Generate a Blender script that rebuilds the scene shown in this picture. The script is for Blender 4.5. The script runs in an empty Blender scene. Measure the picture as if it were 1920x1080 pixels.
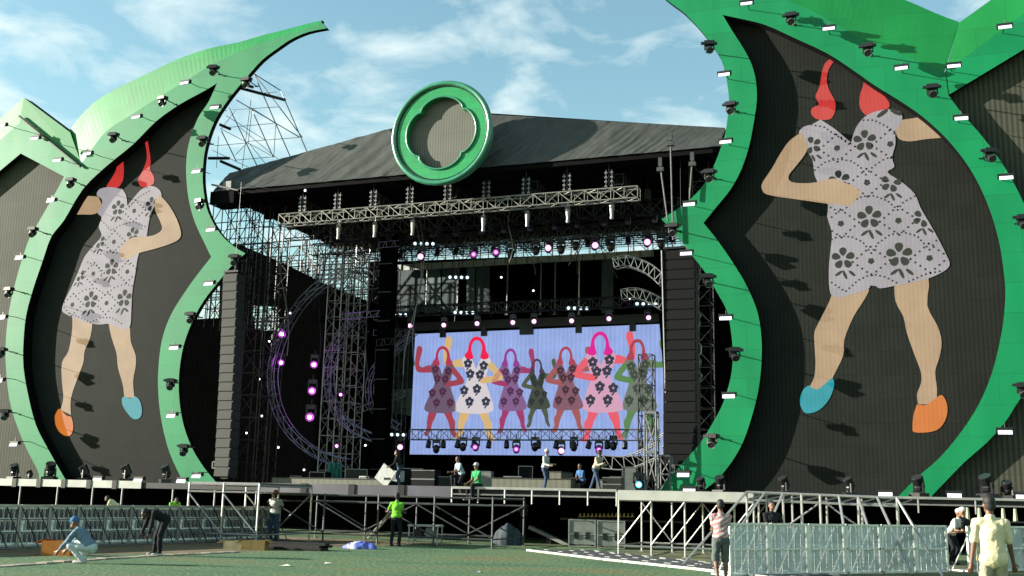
import bpy, bmesh, math, random
from math import radians as RD, sin, cos, pi
from mathutils import Vector as V, Matrix, Quaternion
from mathutils.geometry import tessellate_polygon
random.seed(7)
S = bpy.context.scene
COL = S.collection

# ------------------------------------------------------------------ camera
FPX = 2000.0
YAW, PIT, ROL = RD(20.1), RD(11.2), RD(1.3)
CAM = V((20.7, 0, 1.65))
cF = V((-sin(YAW)*cos(PIT), cos(YAW)*cos(PIT), sin(PIT)))
cR = V((cos(YAW), sin(YAW), 0))
cU = cR.cross(cF)
cam_d = bpy.data.cameras.new('camera')
cam_d.sensor_width = 36; cam_d.lens = FPX/1920*36
cam_d.clip_start = .1; cam_d.clip_end = 6000
cam = bpy.data.objects.new('camera', cam_d); COL.objects.link(cam)
r_ = cR*cos(ROL)+cU*sin(ROL); r_cam = r_.copy(); u_ = cU*cos(ROL)-cR*sin(ROL)
m_ = Matrix((r_, u_, -cF)).transposed().to_4x4(); m_.translation = CAM
cam.matrix_world = m_
S.camera = cam

def ray(px, py):
    x = (px-960)/FPX; y = (540-py)/FPX
    x, y = cos(ROL)*x-sin(ROL)*y, sin(ROL)*x+cos(ROL)*y
    return cF+cR*x+cU*y
def at(px, py, Y):
    "the point of the upright plane y = Y seen at a photo pixel"
    r = ray(px, py); return CAM+r*(Y/r.y)
def gnd(px, py, z=0.):
    r = ray(px, py); return CAM+r*((z-CAM.z)/r.z)

# ------------------------------------------------------------------ sky + sun
SUNT = V((2.65, 1.0, -.8)).normalized()          # way the sunlight travels
SUN_EL = math.asin(-SUNT.z)
SUN_AZ = math.atan2(-SUNT.x, -SUNT.y)            # compass from +y towards +x
W = bpy.data.worlds.new('World'); S.world = W; W.use_nodes = True
nt = W.node_tree; N = nt.nodes; L = nt.links
for n in list(N): N.remove(n)
def nd(t, **k):
    n = N.new(t)
    for a, b in k.items(): setattr(n, a, b)
    return n
sky = nd('ShaderNodeTexSky'); sky.sky_type = 'NISHITA'; sky.sun_disc = False
sky.sun_elevation = SUN_EL; sky.sun_rotation = SUN_AZ
sky.air_density = 1.3; sky.dust_density = .6; sky.ozone_density = 1.6
tc = nd('ShaderNodeTexCoord'); sp = nd('ShaderNodeSeparateXYZ'); L.new(tc.outputs['Generated'], sp.inputs[0])
zz = nd('ShaderNodeMath', operation='MAXIMUM'); L.new(sp.outputs['Z'], zz.inputs[0]); zz.inputs[1].default_value = .03
za = nd('ShaderNodeMath', operation='ADD'); L.new(zz.outputs[0], za.inputs[0]); za.inputs[1].default_value = .12
dx = nd('ShaderNodeMath', operation='DIVIDE'); L.new(sp.outputs['X'], dx.inputs[0]); L.new(za.outputs[0], dx.inputs[1])
dy = nd('ShaderNodeMath', operation='DIVIDE'); L.new(sp.outputs['Y'], dy.inputs[0]); L.new(za.outputs[0], dy.inputs[1])
cb = nd('ShaderNodeCombineXYZ'); L.new(dx.outputs[0], cb.inputs[0]); L.new(dy.outputs[0], cb.inputs[1])
cb.inputs[2].default_value = 3.7
no = nd('ShaderNodeTexNoise'); no.inputs['Scale'].default_value = 4.6; no.inputs['Detail'].default_value = 9
no.inputs['Roughness'].default_value = .56; no.inputs['Distortion'].default_value = .35
L.new(cb.outputs[0], no.inputs['Vector'])
rp = nd('ShaderNodeValToRGB'); rp.color_ramp.elements[0].position = .47; rp.color_ramp.elements[1].position = .72
rp.color_ramp.elements[0].color = (0, 0, 0, 1); rp.color_ramp.elements[1].color = (.88, .88, .88, 1)
L.new(no.outputs['Fac'], rp.inputs[0])
tint = nd('ShaderNodeMix', data_type='RGBA', blend_type='MULTIPLY'); tint.inputs[0].default_value = 1
L.new(sky.outputs[0], tint.inputs[6]); tint.inputs[7].default_value = (1.32, 1.58, 1.44, 1)
mx = nd('ShaderNodeMix', data_type='RGBA'); L.new(rp.outputs[0], mx.inputs[0])
L.new(tint.outputs[2], mx.inputs[6]); mx.inputs[7].default_value = (5.9, 6.8, 6.7, 1)
bg = nd('ShaderNodeBackground'); bg.inputs[1].default_value = .055
L.new(mx.outputs[2], bg.inputs[0]); wo = nd('ShaderNodeOutputWorld'); L.new(bg.outputs[0], wo.inputs[0])
sd = bpy.data.lights.new('sun', 'SUN'); sd.energy = 5; sd.angle = RD(.5); sd.color = (1, .94, .82)
sun = bpy.data.objects.new('sun', sd); COL.objects.link(sun)
sun.rotation_euler = SUNT.to_track_quat('-Z', 'Y').to_euler()
S.view_settings.view_transform = 'Standard'; S.view_settings.look = 'None'
S.view_settings.exposure = 1.6; S.view_settings.gamma = 1

# ------------------------------------------------------------------ materials
MATS = {}; ALB = .54; ESC = .47
def mat(name, c, rough=.6, metal=0., spec=.5, emit=None, es=1., noise=None, bump=None, stripe=None, alpha=None):
    if name in MATS: return MATS[name]
    c = tuple(v*ALB for v in c); es *= ESC
    m = bpy.data.materials.new(name); m.use_nodes = True
    t = m.node_tree; b = t.nodes['Principled BSDF']
    b.inputs['Base Color'].default_value = (*c, 1); b.inputs['Roughness'].default_value = rough
    b.inputs['Metallic'].default_value = metal; b.inputs['Specular IOR Level'].default_value = spec
    if emit: b.inputs['Emission Color'].default_value = (*emit, 1); b.inputs['Emission Strength'].default_value = es
    co = t.nodes.new('ShaderNodeTexCoord')
    if noise:                                   # (scale, amount[, (sx,sy,sz)])
        mp = t.nodes.new('ShaderNodeMapping'); t.links.new(co.outputs['Object'], mp.inputs[0])
        if len(noise) > 2: mp.inputs['Scale'].default_value = noise[2]
        n = t.nodes.new('ShaderNodeTexNoise'); n.inputs['Scale'].default_value = noise[0]; n.inputs['Detail'].default_value = 6
        t.links.new(mp.outputs[0], n.inputs['Vector'])
        r = t.nodes.new('ShaderNodeMapRange'); r.inputs[1].default_value = .3; r.inputs[2].default_value = .7
        r.inputs[3].default_value = 1-noise[1]; r.inputs[4].default_value = 1+noise[1]
        t.links.new(n.outputs['Fac'], r.inputs[0])
        k = t.nodes.new('ShaderNodeVectorMath'); k.operation = 'SCALE'; k.inputs[0].default_value = c
        t.links.new(r.outputs[0], k.inputs['Scale']); t.links.new(k.outputs[0], b.inputs['Base Color'])
        if alpha:
            r2 = t.nodes.new('ShaderNodeMapRange'); r2.inputs[1].default_value = .35; r2.inputs[2].default_value = .65
            r2.inputs[3].default_value = alpha[0]; r2.inputs[4].default_value = alpha[1]
            t.links.new(n.outputs['Fac'], r2.inputs[0]); t.links.new(r2.outputs[0], b.inputs['Alpha'])
        if bump:
            bp = t.nodes.new('ShaderNodeBump'); bp.inputs['Strength'].default_value = bump; bp.inputs['Distance'].default_value = .05
            t.links.new(n.outputs['Fac'], bp.inputs['Height']); t.links.new(bp.outputs[0], b.inputs['Normal'])
    if stripe:                                  # (pitch m, darkness) vertical louvre strips across object x
        w = t.nodes.new('ShaderNodeTexWave'); w.wave_type = 'BANDS'; w.bands_direction = 'X'
        w.inputs['Scale'].default_value = .314/stripe[0]; w.inputs['Distortion'].default_value = 0
        t.links.new(co.outputs['Object'], w.inputs['Vector'])
        n = t.nodes.new('ShaderNodeTexNoise'); n.inputs['Scale'].default_value = .9; n.inputs['Detail'].default_value = 4
        br = t.nodes.new('ShaderNodeTexBrick'); br.offset = 0; br.inputs['Scale'].default_value = 1
        br.inputs['Brick Width'].default_value = 1.0; br.inputs['Row Height'].default_value = 1.0
        br.inputs['Mortar Size'].default_value = .008
        br.inputs['Color1'].default_value = (1, 1, 1, 1); br.inputs['Color2'].default_value = (.88, .88, .88, 1); br.inputs['Mortar'].default_value = (.6, .6, .6, 1)
        sx = t.nodes.new('ShaderNodeSeparateXYZ'); cx = t.nodes.new('ShaderNodeCombineXYZ')
        t.links.new(co.outputs['Object'], sx.inputs[0]); t.links.new(sx.outputs['X'], cx.inputs['X']); t.links.new(sx.outputs['Z'], cx.inputs['Y'])
        t.links.new(cx.outputs[0], br.inputs['Vector']); t.links.new(co.outputs['Object'], n.inputs['Vector'])
        a = t.nodes.new('ShaderNodeMapRange'); a.inputs[3].default_value = 1-stripe[1]; a.inputs[4].default_value = 1.
        t.links.new(w.outputs['Fac'], a.inputs[0])
        q = t.nodes.new('ShaderNodeMapRange'); q.inputs[1].default_value = .3; q.inputs[2].default_value = .7; q.inputs[3].default_value = .9; q.inputs[4].default_value = 1.1
        t.links.new(n.outputs['Fac'], q.inputs[0])
        mu = t.nodes.new('ShaderNodeMath'); mu.operation = 'MULTIPLY'; t.links.new(a.outputs[0], mu.inputs[0]); t.links.new(q.outputs[0], mu.inputs[1])
        k0 = t.nodes.new('ShaderNodeVectorMath'); k0.operation = 'MULTIPLY'; k0.inputs[0].default_value = c; t.links.new(br.outputs['Color'], k0.inputs[1])
        k = t.nodes.new('ShaderNodeVectorMath'); k.operation = 'SCALE'; t.links.new(k0.outputs[0], k.inputs[0])
        t.links.new(mu.outputs[0], k.inputs['Scale']); t.links.new(k.outputs[0], b.inputs['Base Color'])
        if emit:
            k2 = t.nodes.new('ShaderNodeVectorMath'); k2.operation = 'SCALE'; k2.inputs[0].default_value = [v*es for v in emit]; b.inputs['Emission Strength'].default_value = 1
            t.links.new(mu.outputs[0], k2.inputs['Scale']); t.links.new(k2.outputs[0], b.inputs['Emission Color'])
    MATS[name] = m
    return m

def panel_paint(name, c, rough, spec, pw=1.22, ph=1.22):
    c = tuple(v*.6 for v in c)
    "painted sheet material: ply sheets with faint joints, streaks and small differences from sheet to sheet"
    m = bpy.data.materials.new(name); m.use_nodes = True; t = m.node_tree; b = t.nodes['Principled BSDF']
    co = t.nodes.new('ShaderNodeTexCoord'); sx = t.nodes.new('ShaderNodeSeparateXYZ'); cx = t.nodes.new('ShaderNodeCombineXYZ')
    t.links.new(co.outputs['Object'], sx.inputs[0]); t.links.new(sx.outputs['X'], cx.inputs['X']); t.links.new(sx.outputs['Z'], cx.inputs['Y'])
    br = t.nodes.new('ShaderNodeTexBrick'); br.inputs['Scale'].default_value = 1; br.inputs['Brick Width'].default_value = pw*2
    br.inputs['Row Height'].default_value = ph; br.inputs['Mortar Size'].default_value = .008; br.inputs['Bias'].default_value = 0
    br.inputs['Color1'].default_value = (*[v*1.06 for v in c], 1); br.inputs['Color2'].default_value = (*[v*.9 for v in c], 1)
    br.inputs['Mortar'].default_value = (*[v*.6 for v in c], 1)
    t.links.new(cx.outputs[0], br.inputs['Vector'])
    n = t.nodes.new('ShaderNodeTexNoise'); n.inputs['Scale'].default_value = .8; n.inputs['Detail'].default_value = 8
    mp = t.nodes.new('ShaderNodeMapping'); mp.inputs['Scale'].default_value = (1, 1, .35)
    t.links.new(co.outputs['Object'], mp.inputs[0]); t.links.new(mp.outputs[0], n.inputs['Vector'])
    q = t.nodes.new('ShaderNodeMapRange'); q.inputs[1].default_value = .3; q.inputs[2].default_value = .7; q.inputs[3].default_value = .9; q.inputs[4].default_value = 1.08
    t.links.new(n.outputs['Fac'], q.inputs[0])
    k = t.nodes.new('ShaderNodeVectorMath'); k.operation = 'SCALE'; t.links.new(br.outputs['Color'], k.inputs[0]); t.links.new(q.outputs[0], k.inputs['Scale'])
    t.links.new(k.outputs[0], b.inputs['Base Color'])
    q2 = t.nodes.new('ShaderNodeMapRange'); q2.inputs[1].default_value = .3; q2.inputs[2].default_value = .7; q2.inputs[3].default_value = rough-.04; q2.inputs[4].default_value = rough+.06
    t.links.new(n.outputs['Fac'], q2.inputs[0]); t.links.new(q2.outputs[0], b.inputs['Roughness'])
    b.inputs['Specular IOR Level'].default_value = spec
    MATS[name] = m; return m

GREEN = panel_paint('green_paint', (.0, .27, .094), .52, .27)
GREEN2 = panel_paint('upper_band_green', (.0, .28, .055), .52, .42)  # slightly yellower, glossier green used on the upper bands
BLACK = mat('black_paint', (.004, .004, .005), .85, spec=.08)
DRAPE = mat('black_drape', (.003, .003, .0032), .95, spec=.0, noise=(3, .5, (6, 6, .3)))
LED = mat('led_louvre', (.029, .033, .028), .7, spec=.07, stripe=(.17, .3))
LEDW = mat('led_louvre_pale', (.115, .12, .088), .65, spec=.1, stripe=(.2, .5))
ALU = mat('aluminium', (.62, .62, .6), .38, .7, noise=(4, .12))
ALUD = mat('dull_aluminium', (.25, .26, .26), .5, .5, noise=(4, .15))
STEEL = mat('galvanised_steel', (1.0, 1.05, 1.0), .45, .5, noise=(5, .2))
BLKM = mat('black_metal', (.012, .012, .013), .45, .3)
FIX = mat('fixture_plastic', (.012, .012, .014), .4, spec=.5)
FIXG = mat('fixture_trim', (.35, .35, .36), .35, .6)
LENS = mat('lens_glass', (.04, .045, .05), .2, .0, spec=.6)
WASH = mat('wash_panel_lit', (.8, .8, .8), .5, emit=(.84, .74, 1.0), es=.85)
DECKM = mat('deck_black', (.015, .015, .017), .7, noise=(2, .3))
WHITEP = mat('white_fascia', (.55, .56, .5), .55, noise=(1.5, .15))

# ------------------------------------------------------------------ mesh builder
class MB:
    def __init__(s): s.v = []; s.f = []; s.m = []; s.mats = []
    def mi(s, m):
        if m not in s.mats: s.mats.append(m)
        return s.mats.index(m)
    def add(s, vs, fs, m):
        o = len(s.v); k = s.mi(m); s.v += [tuple(p) for p in vs]
        for f in fs: s.f.append([i+o for i in f]); s.m.append(k)
        return s
    def box(s, c, d, m, R=None):
        c = V(c); vs = []
        for x in (-.5, .5):
            for y in (-.5, .5):
                for z in (-.5, .5):
                    p = V((x*d[0], y*d[1], z*d[2]))
                    if R: p = R @ p
                    vs.append(c+p)
        return s.add(vs, [(0, 1, 3, 2), (4, 6, 7, 5), (0, 4, 5, 1), (2, 3, 7, 6), (0, 2, 6, 4), (1, 5, 7, 3)], m)
    def bar(s, p, q, r, m, n=6, r2=None, sq=False):
        p = V(p); q = V(q); d = q-p
        if d.length < 1e-6: return s
        d.normalize(); a = d.orthogonal().normalized()
        if sq:
            a = V((0, 0, 1)).cross(d)
            a = a.normalized() if a.length > 1e-3 else V((1, 0, 0))
        b = d.cross(a); vs = []; ph = pi/4 if sq else 0
        if sq: n = 4
        for c, rr in ((p, r), (q, r if r2 is None else r2)):
            for i in range(n):
                t = 2*pi*i/n+ph; vs.append(c+(a*cos(t)+b*sin(t))*rr)
        fs = [(i, (i+1) % n, n+(i+1) % n, n+i) for i in range(n)]+[list(range(n))[::-1], list(range(n, 2*n))]
        return s.add(vs, fs, m)
    def path(s, pts, r, m, n=6, closed=False):
        k = len(pts)
        for i in range(k-(0 if closed else 1)): s.bar(pts[i], pts[(i+1) % k], r, m, n)
        return s
    def sphere(s, c, r, m, n=10, k=6, R=None):
        if not hasattr(r, '__len__'): r = (r, r, r)
        c = V(c); vs = []
        for j in range(1, k):
            t = pi*j/k
            for i in range(n):
                a = 2*pi*i/n; p = V((r[0]*sin(t)*cos(a), r[1]*sin(t)*sin(a), r[2]*cos(t)))
                vs.append(c+(R @ p if R else p))
        p0 = V((0, 0, r[2])); p1 = -p0
        vs += [c+(R @ p0 if R else p0), c+(R @ p1 if R else p1)]; T = len(vs)-2
        fs = []
        for j in range(k-2):
            for i in range(n): fs.append((j*n+i, (j+1)*n+i, (j+1)*n+(i+1) % n, j*n+(i+1) % n))
        for i in range(n):
            fs.append((T, i, (i+1) % n)); fs.append((T+1, (k-2)*n+(i+1) % n, (k-2)*n+i))
        return s.add(vs, fs, m)
    def cyl(s, c, ax, r, h, m, n=14, r2=None):
        c = V(c); ax = V(ax).normalized(); return s.bar(c-ax*h/2, c+ax*h/2, r, m, n, r2)
    def flat(s, loops, Y, m):
        "polygon(s) in x-z at depth Y (first loop outer, the rest holes), facing the audience"
        L3 = [[V((p[0], Y, p[1])) for p in l] for l in loops]
        L2 = [[V((p[0], p[1], 0)) for p in l] for l in loops]
        tr = tessellate_polygon(L2); vs = [p for l in L3 for p in l]; fs = []
        for t in tr:
            a, b, c = [vs[i] for i in t]
            fs.append(t if (b-a).cross(c-a).y < 0 else t[::-1])
        return s.add(vs, fs, m)
    def slab(s, loops, Y0, Y1, m, ms=None):
        s.flat(loops, Y0, m)
        o = len(s.f); s.flat(loops, Y1, ms or m)
        for i in range(o, len(s.f)): s.f[i] = s.f[i][::-1]
        for l in loops:
            n = len(l); vs = [V((p[0], Y0, p[1])) for p in l]+[V((p[0], Y1, p[1])) for p in l]
            s.add(vs, [(i, (i+1) % n, n+(i+1) % n, n+i) for i in range(n)], ms or m)
        return s
    def truss(s, p, q, w, h, m, seg=None, r=.024, rd=.014):
        "box truss between p and q; h vertical, w across"
        p = V(p); q = V(q); d = (q-p); Ln = d.length; d.normalize()
        up = V((0, 0, 1))
        if abs(d.z) > .9: up = V((0, 1, 0))
        a = d.cross(up).normalized(); b = a.cross(d).normalized()
        seg = seg or max(1, round(Ln/h)); C = []
        for x, y in ((-1, -1), (1, -1), (1, 1), (-1, 1)):
            o = a*(x*w/2)+b*(y*h/2); C.append(o); s.bar(p+o, q+o, r, m, 5)
        for i in range(seg+1):
            c = p+d*(Ln*i/seg)
            for k in range(4):
                s.bar(c+C[k], c+C[(k+1) % 4], rd, m, 4)
                if i < seg:
                    c2 = p+d*(Ln*(i+1)/seg); A, B = (k, (k+1) % 4) if i % 2 else ((k+1) % 4, k)
                    s.bar(c+C[A], c2+C[B], rd, m, 4)
        return s
    def build(s, name, parent=None, smooth=False):
        me = bpy.data.meshes.new(name); me.from_pydata(s.v, [], s.f)
        for m in s.mats: me.materials.append(m)
        me.polygons.foreach_set('material_index', s.m)
        if smooth: me.polygons.foreach_set('use_smooth', [True]*len(s.f))
        me.update(); o = bpy.data.objects.new(name, me); COL.objects.link(o); o.parent = parent
        return o

def tag(o, label=None, cat=None, group=None, kind=None):
    if label: o['label'] = label
    if cat: o['category'] = cat
    if group: o['group'] = group
    if kind: o['kind'] = kind
    return o
def empty(name, loc, label, cat, group=None, rz=0):
    o = bpy.data.objects.new(name, None); COL.objects.link(o); o.location = loc; o.rotation_euler[2] = rz
    o.empty_display_size = .2
    return tag(o, label, cat, group)
def kids(o): return [c for c in COL.objects if c.parent == o]
def copy_tree(o, parent=None):
    c = o.copy(); COL.objects.link(c); c.parent = parent
    for ch in kids(o): copy_tree(ch, c)
    return c
ORD = ['first', 'second', 'third', 'fourth', 'fifth', 'sixth', 'seventh', 'eighth', 'ninth', 'tenth', 'eleventh', 'twelfth',
       'thirteenth', 'fourteenth', 'fifteenth', 'sixteenth', 'seventeenth', 'eighteenth', 'nineteenth', 'twentieth']
def smooth_pts(P, closed=False, sub=3):
    "Catmull-Rom through pixel points; a point given as (x, y, 1) is a sharp corner"
    out = []; n = len(P)
    for i in range(n-1):
        p1, p2 = P[i], P[i+1]
        p0 = P[i-1] if i > 0 and len(p1) < 3 else p1
        p3 = P[i+2] if i+2 < n and len(p2) < 3 else p2
        for k in range(sub):
            t = k/sub
            out.append(tuple(.5*(2*p1[a]+(p2[a]-p0[a])*t+(2*p0[a]-5*p1[a]+4*p2[a]-p3[a])*t*t+(3*p1[a]-p0[a]-3*p2[a]+p3[a])*t**3) for a in (0, 1)))
    out.append((P[-1][0], P[-1][1]))
    return out
def xz(P, Y): return [(q.x, q.z) for q in (at(p[0], p[1], Y) for p in P)]

DECKZ = 2.05
# ------------------------------------------------------------------ ground
def sheet(name, pts, z, m, kind='structure'):
    b = MB(); b.add([(p[0], p[1], z) for p in pts], [list(range(len(pts)))], m); return tag(b.build(name), kind=kind)
turf = bpy.data.materials.new('turf'); turf.use_nodes = True
def _turf():
    t = turf.node_tree; b = t.nodes['Principled BSDF']; b.inputs['Roughness'].default_value = .9; b.inputs['Specular IOR Level'].default_value = .25
    co = t.nodes.new('ShaderNodeTexCoord')
    def noise(s, d, sc=(1, 1, 1)):
        mp = t.nodes.new('ShaderNodeMapping'); mp.inputs['Scale'].default_value = sc; t.links.new(co.outputs['Object'], mp.inputs[0])
        n = t.nodes.new('ShaderNodeTexNoise'); n.inputs['Scale'].default_value = s; n.inputs['Detail'].default_value = d; t.links.new(mp.outputs[0], n.inputs['Vector']); return n
    a = noise(.5, 6, (.5, 1, 1)); c = noise(9, 6); r = t.nodes.new('ShaderNodeValToRGB'); e = r.color_ramp.elements
    e[0].position = .3; e[0].color = (.052, .11, .055, 1); e[1].position = .68; e[1].color = (.135, .135, .06, 1)
    x = e.new(.5); x.color = (.085, .155, .072, 1)
    t.links.new(a.outputs['Fac'], r.inputs[0])
    q = t.nodes.new('ShaderNodeMapRange'); q.inputs[1].default_value = .3; q.inputs[2].default_value = .7; q.inputs[3].default_value = .48; q.inputs[4].default_value = 1.28
    t.links.new(c.outputs['Fac'], q.inputs[0]); k = t.nodes.new('ShaderNodeVectorMath'); k.operation = 'SCALE'
    t.links.new(r.outputs[0], k.inputs[0]); t.links.new(q.outputs[0], k.inputs['Scale']); t.links.new(k.outputs[0], b.inputs['Base Color'])
    bp = t.nodes.new('ShaderNodeBump'); bp.inputs['Strength'].default_value = .7; bp.inputs['Distance'].default_value = .05
    t.links.new(c.outputs['Fac'], bp.inputs['Height']); t.links.new(bp.outputs[0], b.inputs['Normal'])
_turf()
sheet('ground', [(-900, -300), (900, -300), (900, 1500), (-900, 1500)], 0, turf)
SOIL = mat('bare_soil', (.17, .12, .04), .95, noise=(2.2, .45))
sheet('dirt_strip', [(-5, 16), (-.9, 19.5), (.9, 23), (2.6, 26.5), (2.6, 31), (4.4, 35.2), (8.5, 36.3), (-2, 38), (-5, 30)], .004, SOIL)
sheet('dry_ground', [(11.2, 37.4), (13.9, 31), (17, 28.3), (22, 28.5), (27, 38), (12, 38.5)], .004, mat('dry_turf', (.13, .15, .05), .95, noise=(1.6, .5)))
# tan board line along the left dirt strip
pl = MB()
bw = mat('pale_boards', (.5, .42, .33), .8, noise=(6, .35))
line = [gnd(p[0], p[1]) for p in ((-20, 1064), (60, 1059), (140, 1052), (220, 1047), (300, 1042), (370, 1039), (440, 1036))]
for a, b in zip(line, line[1:]):
    n = 5
    for i in range(n):
        p = a.lerp(b, i/n); q = a.lerp(b, (i+.94)/n); w = V((.12+.06*random.random(), 0, 0)); h = V((0, 0, .02+.02*random.random()))
        pl.add([p-w, p+w, q+w, q-w, p-w+h, p+w+h, q+w+h, q-w+h], [(4, 5, 6, 7), (0, 1, 5, 4), (1, 2, 6, 5), (2, 3, 7, 6), (3, 0, 4, 7)], bw)
tag(pl.build('board_walk'), 'line of pale worn boards lying along the dirt strip on the left', 'boards')
LITP = mat('paper_scrap', (.8, .8, .74), .8)
for i, (x, y, w_) in enumerate([(520, 1062, .35), (610, 1058, .2), (902, 1074, .3)]):
    b = MB(); b.add([(0, 0, .01), (w_, .03, .03), (w_*.9, .14, .012), (w_*.4, .17, .05), (.03, .12, .015)], [(0, 1, 2, 3, 4)], LITP)
    o = b.build('paper_scrap'); o.location = gnd(x, y); o.rotation_euler[2] = i; tag(o, 'pale paper scrap lying on the open turf, %s listed from the left group' % ORD[i], 'litter', 'scraps on the turf')
# protective floor tiles: each tile a thing
tp = [gnd(990, 1033), gnd(1130, 1050), gnd(1300, 1068), gnd(1420, 1082), gnd(1500, 1090)]
TILE = mat('grey_floor_tile', (.09, .1, .11), .6, noise=(6, .6)); TEDGE = mat('white_tile_edge', (.62, .64, .56), .6, noise=(8, .2))
def along(P, s):
    for a, b in zip(P, P[1:]):
        l = (b-a).length
        if s <= l: return a+(b-a)*(s/l), (b-a).normalized()
        s -= l
    return P[-1], (P[-1]-P[-2]).normalized()
s_ = 0; i_ = 0; LT = sum((b-a).length for a, b in zip(tp, tp[1:]))
tile0 = None
while s_ < LT-.5:
    p, d = along(tp, s_); ang = math.atan2(d.y, d.x)
    if tile0 is None:
        t = empty('floor_tile', p, None, 'floor tile', 'floor tiles laid in a line over the turf')
        b = MB(); b.box((.5, 1.2, .022), (.94, 2.3, .04), TILE)
        for u, v_ in ((.2, .6), (.65, 1.3), (.3, 1.9), (.7, 2.2)): b.box((u, v_, .046), (.3, .09, .008), TEDGE)
        b.build('panel', t)
        b = MB(); b.box((.5, -.03, .03), (.97, .09, .06), TEDGE); b.build('edge_strip', t); tile0 = t
    else: t = copy_tree(tile0); t.location = p
    t.rotation_euler[2] = ang
    t['label'] = 'grey floor tile with white edge, %s from the far end of the line' % (ORD[i_] if i_ < 20 else 'last')
    s_ += 1.0; i_ += 1

# ------------------------------------------------------------------ leaf shaped video towers
YL = 46.0; REC = .65
def offset_loop(P, d):
    n = len(P); A = sum(P[i][0]*P[(i+1) % n][1]-P[(i+1) % n][0]*P[i][1] for i in range(n)); sg = 1 if A > 0 else -1
    out = []
    for i in range(n):
        a = V(P[i-1]); b = V(P[i]); c = V(P[(i+1) % n]); e1 = (b-a).normalized(); e2 = (c-b).normalized()
        nn = (V((e1.y, -e1.x))+V((e2.y, -e2.x)))*sg
        if nn.length < .2: nn = V((e1.y, -e1.x))*sg
        nn.normalize(); out.append(tuple(b+nn*d))
    return out
def resample(P, n):
    d = [0]
    for a, b in zip(P, P[1:]): d.append(d[-1]+math.dist(a, b))
    out = []
    for i in range(n):
        t = d[-1]*i/(n-1); k = 0
        while k < len(d)-2 and d[k+1] < t: k += 1
        u = (t-d[k])/max(1e-9, d[k+1]-d[k]); out.append(tuple(P[k][a]+(P[k+1][a]-P[k][a])*u for a in (0, 1)))
    return out

def leaf(label, outer_a, outer_b, inner_a, inner_b, crease, sil, tipback):
    """outer_a: outward edge bottom->top, outer_b: stage side edge top->bottom; inner_a: screen edge stage side bottom->tip,
    inner_b: tip->bottom on the outward side.  All photo pixels on the plane YL."""
    base = at(outer_b[-1][0], outer_b[-1][1], YL); base = V((base.x, YL, DECKZ))
    root = empty('leaf_tower', (0, YL, DECKZ), label, 'video tower', 'leaf shaped video towers beside the stage')
    def loc(P): return [(p[0], p[1]-DECKZ) for p in P]
    oa = loc(xz(smooth_pts(outer_a), YL)); ob = loc(xz(smooth_pts(outer_b), YL)); ia = loc(xz(smooth_pts(inner_a), YL)); ib = loc(xz(smooth_pts(inner_b), YL))
    cr = loc(xz(smooth_pts(crease), YL))
    def floor_(p): return (p[0], -.1)
    U = oa+cr+ob+[floor_(ob[-1]), floor_(ia[0])]+ia+ib[1:]+[floor_(ib[-1]), floor_(oa[0])]
    b = MB(); b.slab([U], 0, .28, GREEN, BLACK); b.build('front_band', root)
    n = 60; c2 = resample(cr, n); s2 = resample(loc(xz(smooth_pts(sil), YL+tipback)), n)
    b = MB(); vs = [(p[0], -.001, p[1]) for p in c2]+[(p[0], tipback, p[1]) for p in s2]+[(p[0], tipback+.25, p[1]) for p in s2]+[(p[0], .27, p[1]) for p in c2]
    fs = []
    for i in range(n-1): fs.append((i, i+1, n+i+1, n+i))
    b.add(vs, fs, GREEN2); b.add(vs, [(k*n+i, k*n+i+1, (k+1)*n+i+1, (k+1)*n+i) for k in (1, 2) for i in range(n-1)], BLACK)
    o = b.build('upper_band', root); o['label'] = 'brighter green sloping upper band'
    H = ia+ib[1:]+[floor_(ib[-1]), floor_(ia[0])]
    b = MB(); Hs = offset_loop(H, .015); k = len(Hs)
    b.add([(p[0], .2, p[1]) for p in Hs]+[(p[0], REC, p[1]) for p in Hs], [(i, (i+1) % k, k+(i+1) % k, k+i) for i in range(k)], BLACK)
    b.build('recess_return', root)
    Hb = offset_loop(H, .28)
    b = MB(); b.slab([Hb], REC, REC+.22, LED, BLACK); scr = b.build('led_screen', root)
    return root, scr

LL_outer = [(66, 905), (73, 889), (49, 840), (31, 796), (18, 751), (11, 689), (11, 636), (17, 582), (29, 529), (42, 484), (56, 444), (67, 426), (84, 396), (107, 356), (120, 331, 1), (150, 309, 1)]
LL_crease = [(153, 307, 1), (196, 249), (236, 222), (284, 191), (351, 150), (400, 120), (467, 89), (530, 68), (602, 41, 1)]
LL_sil = [(129, 247, 1), (147, 222), (178, 191), (222, 164), (276, 138), (333, 111), (391, 91), (444, 80), (489, 67), (533, 56), (578, 44), (604, 38, 1)]
LL_in = [(613, 53, 1), (578, 60), (547, 73), (520, 91), (491, 113), (465, 142), (442, 169), (425, 191), (405, 222), (392, 253), (383, 289), (380, 329), (382, 360), (388, 391), (400, 418), (418, 444), (440, 463), (460, 475, 1),
         (433, 500), (409, 529), (382, 564), (360, 604), (344, 649), (336, 698), (336, 747), (344, 796), (360, 840), (382, 876), (400, 898), (408, 908)]
LL_ha = [(343, 903), (338, 893), (318, 849), (304, 796), (297, 742), (297, 689), (304, 636), (320, 591), (347, 547), (373, 511), (396, 482, 1), (382, 453), (364, 413), (353, 369), (349, 324), (351, 284), (360, 249), (373, 218), (391, 191), (407, 156, 1)]
LL_hb = [(407, 156, 1), (382, 171), (338, 195), (293, 227), (249, 271), (200, 311), (155, 355), (120, 413), (96, 444), (80, 489), (62, 542), (49, 591), (44, 640), (44, 689), (53, 742), (67, 796), (89, 840), (122, 898), (130, 908)]
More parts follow.
